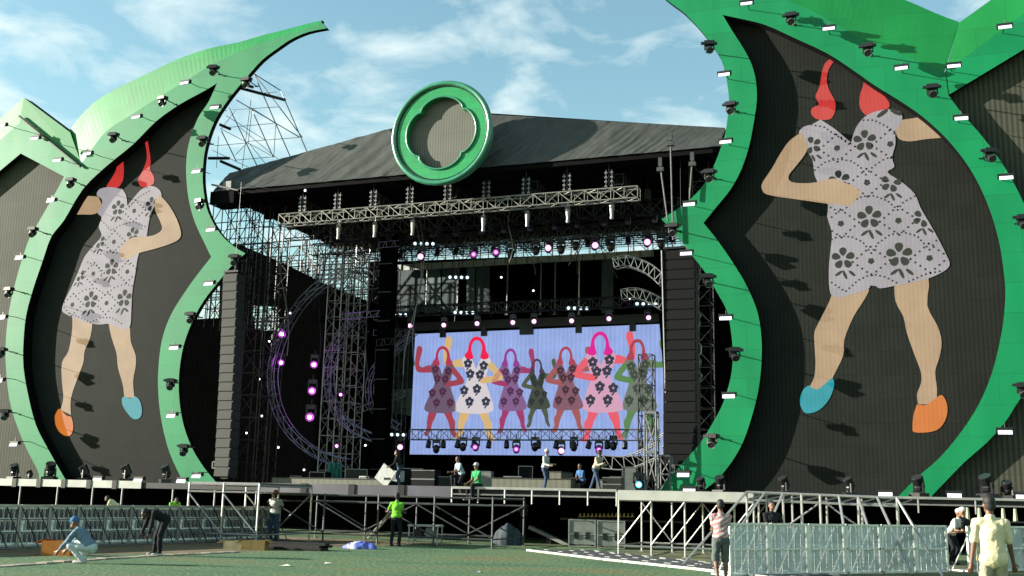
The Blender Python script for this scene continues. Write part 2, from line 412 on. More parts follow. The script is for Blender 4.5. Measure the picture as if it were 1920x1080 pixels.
leafL, scrL = leaf('pale green leaf shaped tower at left, curled tip, figure on its screen', LL_outer, LL_in, LL_ha, LL_hb, LL_crease, LL_sil, .3)
RR_outer = [(1742, 938), (1749, 928), (1768, 908), (1809, 866), (1851, 829), (1884, 792), (1902, 764), (1926, 725), (1945, 660), (1956, 590), (1956, 520), (1945, 445), (1920, 382), (1893, 329), (1867, 289), (1836, 249), (1804, 213), (1778, 178, 1), (1772, 136, 1)]
RR_crease = [(1770, 134, 1), (1700, 106), (1640, 84), (1590, 58), (1530, 24), (1460, -6), (1380, -40), (1290, -80), (1200, -128, 1)]
RR_sil = [(1798, 41, 1), (1760, 27), (1698, 0), (1620, -30), (1540, -60), (1450, -90), (1360, -118), (1280, -130), (1195, -140, 1)]
RR_in = [(1175, -122, 1), (1200, -60), (1225, -25), (1253, 2), (1280, 22), (1307, 49), (1329, 76), (1347, 102), (1358, 129), (1364, 160), (1367, 191), (1364, 222), (1359, 253), (1349, 284), (1336, 316), (1316, 351), (1284, 382), (1240, 411, 1),
         (1268, 440), (1289, 468), (1305, 488), (1328, 519), (1346, 551), (1363, 583), (1371, 625), (1374, 667), (1370, 708), (1356, 755), (1337, 792), (1314, 829), (1286, 861), (1249, 903), (1237, 918), (1222, 932)]
RR_ha = [(1310, 930), (1323, 917), (1346, 898), (1372, 866), (1393, 829), (1409, 783), (1421, 736), (1427, 690), (1428, 639), (1421, 588), (1402, 540), (1379, 500), (1347, 453), (1319, 418, 1), (1344, 387), (1369, 356), (1389, 320), (1404, 276), (1413, 231), (1419, 187), (1417, 151), (1409, 120), (1393, 89), (1373, 58), (1355, 28, 1)]
RR_hb = [(1355, 28, 1), (1393, 36), (1436, 47), (1489, 71), (1551, 100), (1596, 129), (1640, 160), (1684, 187), (1729, 218), (1773, 258), (1809, 302), (1836, 347), (1858, 400), (1871, 444), (1878, 480), (1885, 540), (1882, 597), (1874, 644), (1860, 699), (1837, 755), (1805, 806), (1763, 857), (1721, 894), (1684, 931), (1676, 940)]
leafR, scrR = leaf('deep green leaf shaped tower on the right with a large standing figure on its screen', RR_outer, RR_in, RR_ha, RR_hb, RR_crease, RR_sil, .55)

def wing(label, sgn, pk, notch, joint, crease_j, tip, contour):
    "outer chevron wing: green band over a pale louvred screen"
    root = empty('chevron_wing', (0, YL, DECKZ), label, 'video wing', 'chevron wings outside the leaf towers')
    P = [(p[0], p[1]-DECKZ) for p in (pk, notch, joint, crease_j, tip)]
    pk, notch, joint, crj, tip = [V(p) for p in P]
    k = 4.6*sgn
    far = pk+V((8*sgn, -5.4)); ftip = V((pk.x+(pk.x-tip.x)*.0, 0))
    low = tip+V((0, 0))
    peak_in = pk+V((-.35*sgn, -3.5))
    far_in = far+V((0, -3.6)); pk_cr = pk+V((0, -1.6)); far_cr = far+V((0, -1.7))
    b = MB(); b.slab([[tuple(v) for v in (crj, pk_cr, far_cr, far_in, peak_in, tip)]], .02, .28, GREEN, BLACK); b.build('lower_band', root)
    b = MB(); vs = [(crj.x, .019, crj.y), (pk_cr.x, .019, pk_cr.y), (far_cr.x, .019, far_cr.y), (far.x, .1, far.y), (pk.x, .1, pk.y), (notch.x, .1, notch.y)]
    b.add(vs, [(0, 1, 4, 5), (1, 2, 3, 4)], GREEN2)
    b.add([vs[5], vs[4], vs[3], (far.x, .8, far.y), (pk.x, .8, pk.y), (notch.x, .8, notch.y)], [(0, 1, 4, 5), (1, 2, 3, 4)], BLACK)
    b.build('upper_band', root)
    tb = tip+V((-2.5*sgn, -1.5))
    b = MB(); b.slab([[tuple(tip+V((-.2*sgn, .5))), tuple(peak_in+V((0, 1.1))), tuple(far_in+V((0, 1.1))), (far.x, -.1)]+[(p[0]-.5*sgn, max(-.1, p[1]-DECKZ)) for p in contour]], REC-.13, REC-.01, LEDW, BLACK)
    b.build('led_screen', root)
    return root
def q2(px, py): p = at(px, py, YL); return (p.x, p.z)
pkL = q2(42, 182); wing('pale green chevron wing with louvred screen at the far left edge', -1, pkL, q2(129, 247), q2(120, 331), q2(152, 307), q2(120, 331), xz(LL_outer[:-2], YL))
pkR = (-pkL[0]+.6, pkL[1]+.3)
wing('green chevron wing with dark louvred screen at the far right edge', 1, pkR, q2(1798, 41), q2(1778, 178), q2(1772, 134), q2(1778, 178), xz(RR_outer[:-2], YL))

# ------------------------------------------------------------------ figures on the leaf screens (lit pixels of the screens)
def led(name, e, s=1., base=(.05, .05, .045)): return mat(name, base, .6, spec=.15, emit=e, es=s, stripe=(.17, .09))
E_SKIN = led('led_skin', (.33, .225, .13)); E_DRESS = led('led_dress', (.27, .25, .265)); E_RED = led('led_red', (.42, .018, .018))
E_ORG = led('led_orange', (.46, .12, .01)); E_TEAL = led('led_teal', (.0, .22, .26)); E_PRINT = mat('led_print', (.03, .034, .027), .7, spec=.1, emit=(.012, .014, .012))
ZF = -.012
def inside(p, P):
    c = False
    for i in range(len(P)):
        a, b = P[i-1], P[i]
        if (a[1] > p[1]) != (b[1] > p[1]) and p[0] < (b[0]-a[0])*(p[1]-a[1])/(b[1]-a[1])+a[0]: c = not c
    return c
CLIP = [None]
def fig_part(name, scr, polys, m, Y, k, ox, oy, extra=None, lift=0., lab=None):
    b = MB(); yy = REC-.012-lift
    for P in polys:
        Q = smooth_pts([(ox+p[0]/k, oy+p[1]/k)+tuple(p[2:]) for p in P], sub=3)
        LP_ = [(x, z-DECKZ) for x, z in xz(Q, YL+REC)]; b.flat([LP_], yy, m)
    if extra: CLIP[0] = LP_; extra(b, yy-.004); CLIP[0] = None
    o = b.build(name, scr)
    if lab: o['label'] = lab
    return o
def disc(b, x, z, r, Y, m, n=5, ex=1., rot=0.):
    if CLIP[0] and not inside((x, z), CLIP[0]): return
    b.flat([[(x+r*cos(2*pi*i/n)*cos(rot)-ex*r*sin(2*pi*i/n)*sin(rot), z+r*cos(2*pi*i/n)*sin(rot)+ex*r*sin(2*pi*i/n)*cos(rot)) for i in range(n)]], Y, m)
def flower(b, c, s, Y, rot=0., mir=1):
    x, z = c; m = E_PRINT
    for i in range(5):
        a = pi/2+rot+i*2*pi/5
        px_, pz_ = x+s*.66*cos(a), z+s*.66*sin(a)
        if CLIP[0] and not inside((x+s*.98*cos(a), z+s*.98*sin(a)), CLIP[0]): continue
        b.flat([[(px_+s*.42*cos(t)*cos(a)-s*(.33+.1*cos(t))*sin(t)*sin(a), pz_+s*.42*cos(t)*sin(a)+s*(.33+.1*cos(t))*sin(t)*cos(a)) for t in [2*pi*j/12 for j in range(12)]]], Y, m)
    for u, v, r, e, ro in ((-.45, -1.45, .42, .35, .6), (.1, -1.6, .5, .3, -1.2), (.75, -1.5, .42, .35, -.75)):
        disc(b, x+mir*u*s, z+v*s, r*s, Y, m, 8, e, ro*mir)
def dots(b, P, Y, n, r=.05):
    for p in resample(P, n): disc(b, p[0], p[1], r, Y, E_PRINT, 5)
def motif(b, c, s, Y):
    x, z = c
    for q in ((-1, 0, 0, 1), (0, 1, 1, 0), (1, 0, 0, -1), (0, -1, -1, 0)):
        dots(b, [(x+q[0]*s*1.2, z+q[1]*s), (x+q[2]*s*1.2, z+q[3]*s)], Y, 5, .055)
    disc(b, x, z, s*.24, Y, E_PRINT, 5, 1, -pi/2)

KR, OXR, OYR = 2.3478, 1400, 100
def rp_(p): q = at(OXR+p[0]/KR, OYR+p[1]/KR, YL+REC); return (q.x, q.z-DECKZ)
dressR = [(325, 292, 1), (390, 335), (460, 395, 1), (480, 330), (520, 280), (570, 256), (640, 246), (680, 262), (682, 300), (655, 350), (655, 400), (640, 460), (650, 500), (620, 525), (680, 565), (740, 620), (765, 680), (800, 740), (840, 810), (880, 890), (893, 935), (850, 970), (770, 1000), (660, 1022), (590, 1035), (570, 1025, 1), (545, 1022, 1), (530, 1040), (440, 1068), (385, 1074), (365, 1040), (362, 950), (370, 860), (375, 790), (355, 720), (358, 670), (330, 600), (300, 540), (290, 470), (260, 420), (245, 380), (230, 350), (250, 325), (290, 312), (325, 292, 1)]
def printR(b, Y):
    for c, s, r in (((288, 405), .75, .2), ((520, 385), .9, 0), ((408, 560), .85, .1), ((635, 570), .8, -.3), ((540, 722), .95, 0), ((775, 725), .75, -.5), ((425, 903), .9, 0), ((672, 888), 1., 0)):
        flower(b, rp_(c), s*.5, Y, r)
    b2 = rp_((630, 262)); disc(b, b2[0]-.3, b2[1], .3, Y, E_PRINT, 8, .35, .6); disc(b, b2[0]+.25, b2[1], .3, Y, E_PRINT, 8, .35, -.6)
    for c in ((398, 418), (632, 400), (530, 570), (668, 737), (415, 750), (548, 915), (805, 902)): motif(b, rp_(c), .62, Y)
    for P, n in (([(285, 315), (340, 325), (400, 365), (450, 400)], 11), ([(515, 295), (560, 295), (610, 320), (650, 345)], 9), ([(300, 515), (340, 482), (400, 466), (460, 475), (500, 500), (525, 535)], 15),
                 ([(525, 535), (555, 500), (600, 470), (640, 455)], 8), ([(470, 650), (510, 630), (560, 628), (620, 650), (665, 690)], 13), ([(665, 690), (690, 655), (740, 630)], 6), ([(370, 680), (410, 700), (440, 680)], 5),
                 ([(375, 820), (410, 805), (460, 808), (510, 830), (548, 880)], 12), ([(548, 880), (580, 835), (630, 800), (690, 788), (750, 805), (805, 865)], 18), ([(805, 865), (835, 825)], 3),
                 ([(375, 1010), (435, 1050), (490, 1000), (550, 972), (610, 985), (660, 1010)], 18), ([(715, 1005), (780, 975), (850, 960)], 8), ([(525, 535), (525, 560)], 2)):
        dots(b, [rp_(p) for p in P], Y, n)
fig_part('left_leg', scrR, [[(380, 1040), (365, 1090), (320, 1180), (298, 1230), (300, 1300), (303, 1370), (296, 1430), (272, 1475, 1), (352, 1490, 1), (380, 1425), (425, 1330), (430, 1260), (470, 1160), (520, 1080), (535, 1030), (450, 1000)]], E_SKIN, 0, KR, OXR, OYR)
fig_part('right_leg', scrR, [[(650, 1000), (655, 1090), (690, 1160), (705, 1230), (740, 1330), (766, 1400), (768, 1450), (750, 1500), (755, 1545, 1), (835, 1545, 1), (838, 1480), (830, 1400), (848, 1340), (858, 1270), (840, 1200), (795, 1110), (800, 990), (720, 970)]], E_SKIN, 0, KR, OXR, OYR)
fig_part('left_shoe', scrR, [[(272, 1462), (310, 1480), (350, 1450), (376, 1430), (385, 1460), (365, 1520), (320, 1570), (265, 1585), (240, 1560), (235, 1520), (250, 1480), (272, 1462, 1)]], E_TEAL, 0, KR, OXR, OYR, lift=.008)
fig_part('right_shoe', scrR, [[(750, 1545), (790, 1548), (830, 1520), (860, 1505), (882, 1545), (880, 1600), (850, 1650), (800, 1668), (740, 1668), (730, 1650), (735, 1590), (750, 1545, 1)]], E_ORG, 0, KR, OXR, OYR, lift=.008)
fig_part('hair', scrR, [[(375, 20), (345, 45), (330, 90), (320, 150), (303, 190), (318, 225), (290, 240), (284, 265), (305, 288), (345, 294), (375, 285), (390, 250), (388, 210), (365, 165), (352, 120), (362, 70), (388, 30), (388, 20, 1)],
                        [(508, 66, 1), (515, 130), (500, 180), (497, 230), (515, 265), (545, 275), (600, 258), (628, 235), (620, 205), (585, 170), (562, 145), (562, 96, 1)]], E_RED, 0, KR, OXR, OYR, lift=.004)
fig_part('dress', scrR, [dressR], E_DRESS, 0, KR, OXR, OYR, printR, lift=.012)
fig_part('raised_arm', scrR, [[(690, 292), (740, 285), (782, 275), (840, 268, 1), (915, 372, 1), (868, 372), (790, 378), (720, 388), (672, 378), (655, 340), (662, 305), (690, 292, 1)]], E_SKIN, 0, KR, OXR, OYR, lift=.006)
fig_part('bent_arm', scrR, [[(240, 350), (190, 385), (150, 440), (110, 510), (70, 570), (68, 600), (90, 622), (180, 638), (280, 652), (350, 662), (420, 668), (450, 674), (470, 655), (500, 620), (480, 590), (430, 570), (390, 552), (340, 560), (280, 572), (200, 568), (185, 540), (215, 500), (260, 440), (265, 400), (240, 350, 1)]], E_SKIN, 0, KR, OXR, OYR, lift=.02)

KL, OXL, OYL = 2.7, 80, 240
def lp_(p): q = at(OXL+p[0]/KL, OYL+p[1]/KL, YL+REC); return (q.x, q.z-DECKZ)
dressL = [(405, 310), (425, 345), (430, 395, 1), (470, 345), (510, 305), (560, 295), (597, 320), (600, 360), (565, 400), (545, 450), (535, 500), (525, 560), (500, 610), (482, 660), (470, 740), (455, 830), (450, 930), (445, 1000), (420, 1018), (380, 1010), (335, 992), (295, 995), (240, 990), (170, 965), (125, 945), (100, 925), (110, 880), (150, 800), (185, 720), (215, 650), (265, 590), (300, 545), (285, 500), (300, 455), (280, 430), (300, 390), (300, 360), (275, 340), (290, 310), (340, 300), (405, 310, 1)]
def printL(b, Y):
    for c, s, r in (((383, 405), .85, 0), ((555, 385), .8, .2), ((458, 540), .8, .2), ((290, 575), .75, .3), ((350, 705), .9, 0), ((190, 745), .7, .3), ((245, 870), .95, 0), ((415, 862), .95, 0)):
        flower(b, lp_(c), s*.48, Y, r, -1)
    for c in ((465, 420), (362, 577), (258, 738), (430, 728), (152, 895), (325, 887)): motif(b, lp_(c), .62, Y)
    for P, n in (([(440, 400), (490, 350), (540, 320)], 9), ([(300, 470), (350, 520), (400, 490), (460, 475), (520, 500)], 16), ([(250, 620), (300, 640), (340, 625), (400, 640), (440, 690)], 14),
                 ([(170, 850), (210, 820), (270, 810), (325, 850), (360, 810), (420, 790), (455, 800)], 18), ([(140, 940), (190, 960), (240, 985), (300, 960), (350, 960), (400, 990)], 18), ([(230, 680), (280, 700), (300, 740)], 7)):
        dots(b, [lp_(p) for p in P], Y, n)
KL2, OXL2, OYL2 = 2.25, 0, 440
fig_part('left_leg', scrL, [[(305, 330), (305, 400), (290, 490), (262, 540), (262, 620), (268, 690), (255, 740, 1), (300, 760, 1), (300, 690), (330, 600), (352, 540), (358, 490), (382, 430), (388, 350), (340, 320)]], E_SKIN, 0, KL2, OXL2, OYL2)
fig_part('right_leg', scrL, [[(458, 370), (470, 430), (492, 500), (498, 560), (518, 630), (525, 685, 1), (568, 690, 1), (562, 620), (572, 560), (573, 510), (552, 450), (545, 380), (500, 350)]], E_SKIN, 0, KL2, OXL2, OYL2)
fig_part('left_shoe', scrL, [[(232, 765), (248, 735), (262, 745), (285, 765), (302, 770), (310, 810), (300, 845), (275, 848), (250, 830), (235, 800), (232, 765, 1)]], E_ORG, 0, KL2, OXL2, OYL2, lift=.008)
fig_part('right_shoe', scrL, [[(515, 690), (530, 682), (550, 692), (570, 682), (590, 700), (600, 740), (592, 772), (565, 778), (540, 755), (518, 720), (515, 690, 1)]], E_TEAL, 0, KL2, OXL2, OYL2, lift=.008)
fig_part('hair', scrL, [[(395, 150, 1), (380, 180), (370, 220), (340, 270), (325, 300), (375, 305), (405, 270), (412, 220), (410, 175), (408, 150, 1)],
                        [(505, 50, 1), (520, 80), (528, 130), (525, 170), (505, 220), (485, 260), (495, 295), (520, 300), (560, 285), (565, 250), (545, 210), (548, 170), (540, 110), (530, 60), (515, 48, 1)]], E_RED, 0, KL, OXL, OYL, lift=.004)
fig_part('dress', scrL, [dressL], E_DRESS, 0, KL, OXL, OYL, printL, lift=.012)
fig_part('raised_arm', scrL, [[(282, 348), (240, 345), (205, 345, 1), (140, 440, 1), (200, 438), (250, 438), (285, 425), (300, 390), (282, 348, 1)]], E_SKIN, 0, KL, OXL, OYL, lift=.006)
fig_part('bent_arm', scrL, [[(595, 340), (640, 390), (680, 460), (702, 530), (690, 565), (640, 590), (560, 615), (485, 635), (440, 660), (400, 660), (390, 620), (415, 585), (450, 558), (500, 550), (560, 545), (605, 515), (595, 470), (572, 420), (570, 370), (595, 340, 1)]], E_SKIN, 0, KL, OXL, OYL, lift=.02)

# ------------------------------------------------------------------ lamps on the towers
def proto_head(loc=(0, 0, 0)):
    t = empty('moving_head_lamp', loc, None, 'stage light')
    b = MB(); b.bar((0, .02, .12), (0, 1.02, .1), .028, BLKM); b.bar((-.12, .95, .1), (.12, .95, .1), .03, BLKM); b.build('bracket', t)
    b = MB(); b.box((0, 0, .12), (.46, .34, .17), FIX); b.box((0, -.02, .215), (.3, .2, .03), FIX); b.box((-.3, 0, .13), (.14, .12, .1), FIX); b.box((.29, 0, .11), (.12, .1, .12), FIX); b.build('base', t)
    b = MB(); 
    for s in (-1, 1): b.bar((s*.19, 0, .05), (s*.2, 0, -.2), .035, FIX, 5)
    b.bar((-.2, 0, .04), (.2, 0, .04), .035, FIX, 5); b.build('yoke', t)
    b = MB(); ax = V((0.1, -.75, -.55)).normalized(); c = V((0, 0, -.17)); b.cyl(c, ax, .15, .3, FIX, 12, .17); b.cyl(c-ax*.2, ax, .1, .14, FIX, 12, .15); b.build('head', t)
    b = MB(); b.cyl(c+ax*.155, ax, .15, .02, LENS, 12); 
    n = 14; a = ax.orthogonal().normalized(); d = ax.cross(a)
    b.path([c+ax*.165+(a*cos(2*pi*i/n)+d*sin(2*pi*i/n))*.155 for i in range(n)], .014, FIXG, 4, True); b.build('lens', t)
    return t
def proto_wash(loc=(0, 0, 0)):
    t = empty('wash_lamp', loc, None, 'stage light')
    b = MB(); b.bar((0, .02, .14), (0, 1.02, .16), .02, BLKM); b.bar((0, .0, .1), (0, .0, .3), .018, FIXG, 4); b.build('bracket', t)
    b = MB(); b.box((0, .03, .05), (.56, .22, .16), FIX)
    for s in (-1, 1): b.box((s*.3, .03, .05), (.02, .14, .2), FIX)
    b.build('housing', t)
    b = MB(); R = Matrix.Rotation(RD(-28), 3, 'X'); b.box((0, -.1, -.05), (.5, .03, .19), WASH, R); b.build('lit_panel', t)
    return t
HEAD = proto_head(); WASHP = proto_wash(); first = {'h': True, 'w': True}
def lamp(kind, px, py, Y, label, group, rz=0., sc=1.):
    p = at(px, py, Y); src = HEAD if kind == 'h' else WASHP
    if first[kind]: t = src; first[kind] = False
    else: t = copy_tree(src)
    t.location = p; t.rotation_euler = (0, 0, rz); t.scale = (sc,)*3; t['label'] = label; t['group'] = group
    return t
def lamps(kind, pts, where, group, Y=YL-1.02, top='from the top'):
    nm = {'h': 'black moving-head lamp', 'w': 'lit rectangular wash lamp'}[kind]
    for i, (x, y) in enumerate(pts):
        lamp(kind, x, y+3, Y, '%s on %s, %s %s' % (nm, where, ORD[i], top), group, random.uniform(-.3, .3) if kind == 'h' else random.uniform(-.06, .06))
G1 = 'lamps on arms around the tower rims'
lamps('h', [(400, 127), (305, 185), (213, 253), (133, 338), (62, 430), (17, 543), (3, 656), (10, 772)], 'outer rim of left leaf tower', G1)
lamps('h', [(462, 150), (380, 260), (375, 378), (440, 482), (358, 590), (320, 715), (345, 838)], 'stage-side rim of left leaf tower', G1)
lamps('w', [(348, 152), (257, 216), (165, 285), (97, 373), (38, 480), (5, 592), (0, 710), (28, 829)], 'outer rim of left leaf tower', G1)
lamps('w', [(404, 198), (370, 318), (397, 427), (393, 528), (328, 648), (323, 775), (370, 888)], 'stage-side rim of left leaf tower', G1)
lamps('w', [(5, 232), (67, 256), (109, 297)], 'left chevron wing', G1)
lamps('h', [(1330, 83), (1370, 197), (1330, 324), (1262, 425), (1328, 520), (1378, 658), (1335, 820)], 'stage-side rim of right leaf tower', G1)
lamps('w', [(1358, 136), (1361, 262), (1293, 379), (1287, 471), (1361, 592), (1367, 738), (1282, 885)], 'stage-side rim of right leaf tower', G1)
lamps('h', [(1483, 30), (1627, 88), (1748, 165), (1857, 285), (1918, 410), (1918, 725)], 'outer rim of right leaf tower', G1)
lamps('w', [(1400, 3), (1554, 50), (1690, 124), (1802, 218), (1886, 329), (1884, 805)], 'outer rim of right leaf tower', G1)
lamps('w', [(1788, 120), (1884, 47)], 'right chevron wing', G1)
# dark bar on the left chevron crease, its black also standing for the bar's shadow, small spots in right screen recess
b = MB(); b.bar(at(36, 218, YL-.12), at(151, 312, YL-.12), .075, BLKM, 6); tag(b.build('bar_shadow_line'), 'dark diagonal bar and its shadow line across the pale green left chevron band', 'pole')

# ------------------------------------------------------------------ stage roof
TARP = mat('roof_tarp', (.075, .08, .07), .5, spec=.35, noise=(2.5, .22, (1, 1, .6)))
roof = empty('stage_roof', (0, 46.5, 17.55), 'black tarpaulin gabled roof over the stage between the two leaf towers', 'stage roof')
def slope(name, side):
    ra, rb = (at(482, 310, 47.8), at(735, 240, 47.8)) if side < 0 else (at(939, 216, 47.8), at(1350, 239, 47.8))
    b = MB(); nx, nz = 260, 22; vs = []
    XE = 13.6
    for i in range(nx+1):
        u = i/nx; x = -XE*(1-u) if side < 0 else XE*u
        zt = ra.z+(x-ra.x)*(rb.z-ra.z)/(rb.x-ra.x)-17.55
        zt = max(.05, zt)
        for j in range(nz+1):
            v = j/nz; z = zt*v; y = 1.3*v
            s = x*side + (1.25 if side < 0 else -1.1)*z*1.0
            w = (.03*sin(s*4.1+1.6*sin(x*.7))+.035*(abs(sin(s*5.2+sin(x*1.3)*2))**3)+.02*sin(s*13+x*2+2*sin(x)))*(1 if side < 0 else .75)
            env = (.25+.75*abs(sin(x*.45+.6)))*(1-.35*v); sagz = -.07*sin(v*pi)*abs(sin(x*1.15))
            vs.append((x+.03*sin(z*6+x), y-w*env, z+sagz*(v < 1)))
    fs = [(i*(nz+1)+j, (i+1)*(nz+1)+j, (i+1)*(nz+1)+j+1, i*(nz+1)+j+1) for i in range(nx) for j in range(nz)]
    b.add(vs, fs, TARP); return b.build(name, roof, True)
slope('left_gable_sheet', -1); slope('right_gable_sheet', 1)
b = MB()
b.add([(-13.6, 1.3, .8), (0, 1.32, 3.6), (0, 14, 3.6), (-13.6, 14, .8)], [(0, 1, 2, 3)], BLACK); b.add([(13.6, 1.3, 1.3), (0, 1.32, 3.6), (0, 14, 3.6), (13.6, 14, 1.3)], [(0, 1, 2, 3)], BLACK)
b.build('top_sheet', roof)
b = MB(); b.box((0, 7.2, .02), (27.2, 14.2, .05), BLACK); b.box((0, .12, -.1), (27.2, .08, .3), BLACK)
for y in (2.5, 5, 7.5, 10, 12.5): b.box((0, y, -.14), (27, .2, .25), BLACK)
for x in range(-13, 14, 2): b.box((x, 7, -.09), (.15, 13.8, .14), BLACK)
b.build('underside', roof)
b = MB(); b.box((-13.0, .6, -.35), (1.5, 1.2, .7), BLACK); b.bar((-13.6, -.15, .35), (-11.9, -.15, -.1), .05, ALUD); b.box((-12.7, .1, .25), (.5, .3, .5), ALUD); b.build('corner_block', roof)

# emblem
em = empty('round_emblem', (.15, 45.55, 19.2), 'round green emblem with a four-lobed screen hung on the roof apex', 'emblem')
E_GR = panel_paint('emblem_green', (.0, .36, .10), .45, .4, .5, .35)
E_RIM = mat('emblem_rim', (.03, .30, .16), .3, spec=1, noise=(3, .2))
def lobed(R_, n=96, k=.1):
    return [((R_*(1-k+k*abs(cos(2*t))**.55*1.6-.0))*cos(t), (R_*(1-k+k*abs(cos(2*t))**.55*1.6))*sin(t)) for t in [2*pi*i/n for i in range(n)]]
def ring_pts(R_, n=96): return [(R_*cos(2*pi*i/n), R_*sin(2*pi*i/n)) for i in range(n)]
lob = lobed(1.74)
b = MB(); b.slab([ring_pts(2.46), lob], 0, .3, E_GR); b.build('face', em)
def tube_ring(P, r, Y, m, name, n=8, sm=True):
    b = MB(); k = len(P); vs = []
    for i in range(k):
        a = V(P[i-1]); c = V(P[(i+1) % k]); t = (c-a).normalized(); nn = V((t.y, -t.x))
        for j in range(n):
            th = 2*pi*j/n; vs.append((P[i][0]+nn.x*r*cos(th), Y+r*sin(th), P[i][1]+nn.y*r*cos(th)))
    fs = [(i*n+j, i*n+(j+1) % n, ((i+1) % k)*n+(j+1) % n, ((i+1) % k)*n+j) for i in range(k) for j in range(n)]
    b.add(vs, fs, m); return b.build(name, em, sm)
tube_ring(ring_pts(2.55), .14, .02, E_RIM, 'outer_rim', 12)
tube_ring(ring_pts(2.4), .03, -.03, BLKM, 'rim_groove', 6)
tube_ring(lobed(1.76), .06, -.02, E_RIM, 'lobe_trim', 8)
b = MB(); R2 = ring_pts(2.5); k = len(R2)
b.add([(p[0]*1.05, .1, p[1]*1.05) for p in R2]+[(p[0]*1.0, .6, p[1]*1.0) for p in R2], [(i, (i+1) % k, k+(i+1) % k, k+i) for i in range(k)]+[list(range(k, 2*k))[::-1]], E_RIM); b.build('drum', em, True)
b = MB(); lo2 = lobed(1.8); b.add([(p[0], .25, p[1]) for p in lo2]+[(p[0], .5, p[1]) for p in lo2], [(i, (i+1) % 96, 96+(i+1) % 96, 96+i) for i in range(96)], BLACK); b.build('recess_return', em)
b = MB(); b.flat([ring_pts(2.1)], .3, mat('emblem_louvre', (.17, .165, .13), .6, spec=.5, stripe=(.14, .4))); b.build('led_screen', em)

# ------------------------------------------------------------------ decks
def deck(name, label, pts, z0, z1, m, group=None):
    b = MB(); n = len(pts); b.add([(p[0], p[1], z0) for p in pts]+[(p[0], p[1], z1) for p in pts], [list(range(n))[::-1], list(range(n, 2*n))]+[(i, (i+1) % n, n+(i+1) % n, n+i) for i in range(n)], m)
    return b
b = deck('', '', [(-30, 44.05), (-8, 44.05), (-4, 38.05), (11.2, 38.05), (19.5, 43.55), (34, 43.55), (34, 62), (-30, 62)], 1.78, DECKZ, DECKM)
st = empty('stage_deck', (0, 44, 0), 'long black stage deck running under the towers and the roof', 'stage')
o = b.build('platform', st); o.matrix_parent_inverse = Matrix.Translation((0, -44, 0))
b = MB(); b.box((2, 2.2, .88), (64, .06, 1.78), DRAPE); o = b.build('under_deck_shade_sheet', st)  # black sheet added so that the space under the deck looks dark
GREYF = mat('grey_purple_fascia', (.10, .095, .125), .5, noise=(1.2, .25))
def front_beam(name, label, a, c, z, h, m, cat='beam', group=None, seams=0):
    a = V(a); c = V(c); d = (c-a); L_ = d.length; ang = math.atan2(d.y, d.x)
    t = empty(name, (a.x, a.y, z-h), label, cat, group, ang)
    b = MB(); b.box((L_/2, 0, h/2), (L_, .06, h), m); b.build('board', t)
    if seams:
        for i in range(1, seams): b = MB(); b.box((L_*i/seams, -.05, h/2-.02), (.28, .05, h+.06), BLKM); b.build('clamp', t)
    return t
pA = at(-60, 905, 44); pB = at(265, 915, 44)
front_beam('deck_fascia', 'pale board along the left deck edge below the left leaf tower', (pA.x, 43.99, 0), (pB.x, 43.99, 0), 2.12, .36, WHITEP, 'board', None, 7)
front_beam('deck_fascia', 'dark purple-grey board along the deck edge left of centre', (-4, 38.0, 0), (4.6, 38.0, 0), 2.08, .4, GREYF, 'board', None, 4)
def rail_front(label, a, c, z, m=ALU, n=6):
    a = V(a); c = V(c); t = empty('deck_truss', (a.x, a.y, z-.34), label, 'truss', None, math.atan2(c.y-a.y, c.x-a.x)); L_ = (c-a).length
    b = MB(); b.box((L_/2, 0, .3), (L_, .09, .09), m); b.build('top_rail', t); b = MB(); b.bar((0, 0, .05), (L_, 0, .05), .03, m); b.build('bottom_rail', t)
    for i in range(n+1): b = MB(); b.bar((L_*i/n, 0, -.25), (L_*i/n, 0, .3), .035, m); b.build('strut', t)
rail_front('silver two-rail edge truss in front of the stage centre', (4.6, 37.9, 0), (11.0, 37.9, 0), 2.08)
rail_front('silver two-rail edge truss below the right leaf tower', (19.2, 43.4, 0), (33, 43.4, 0), 2.08, n=7)

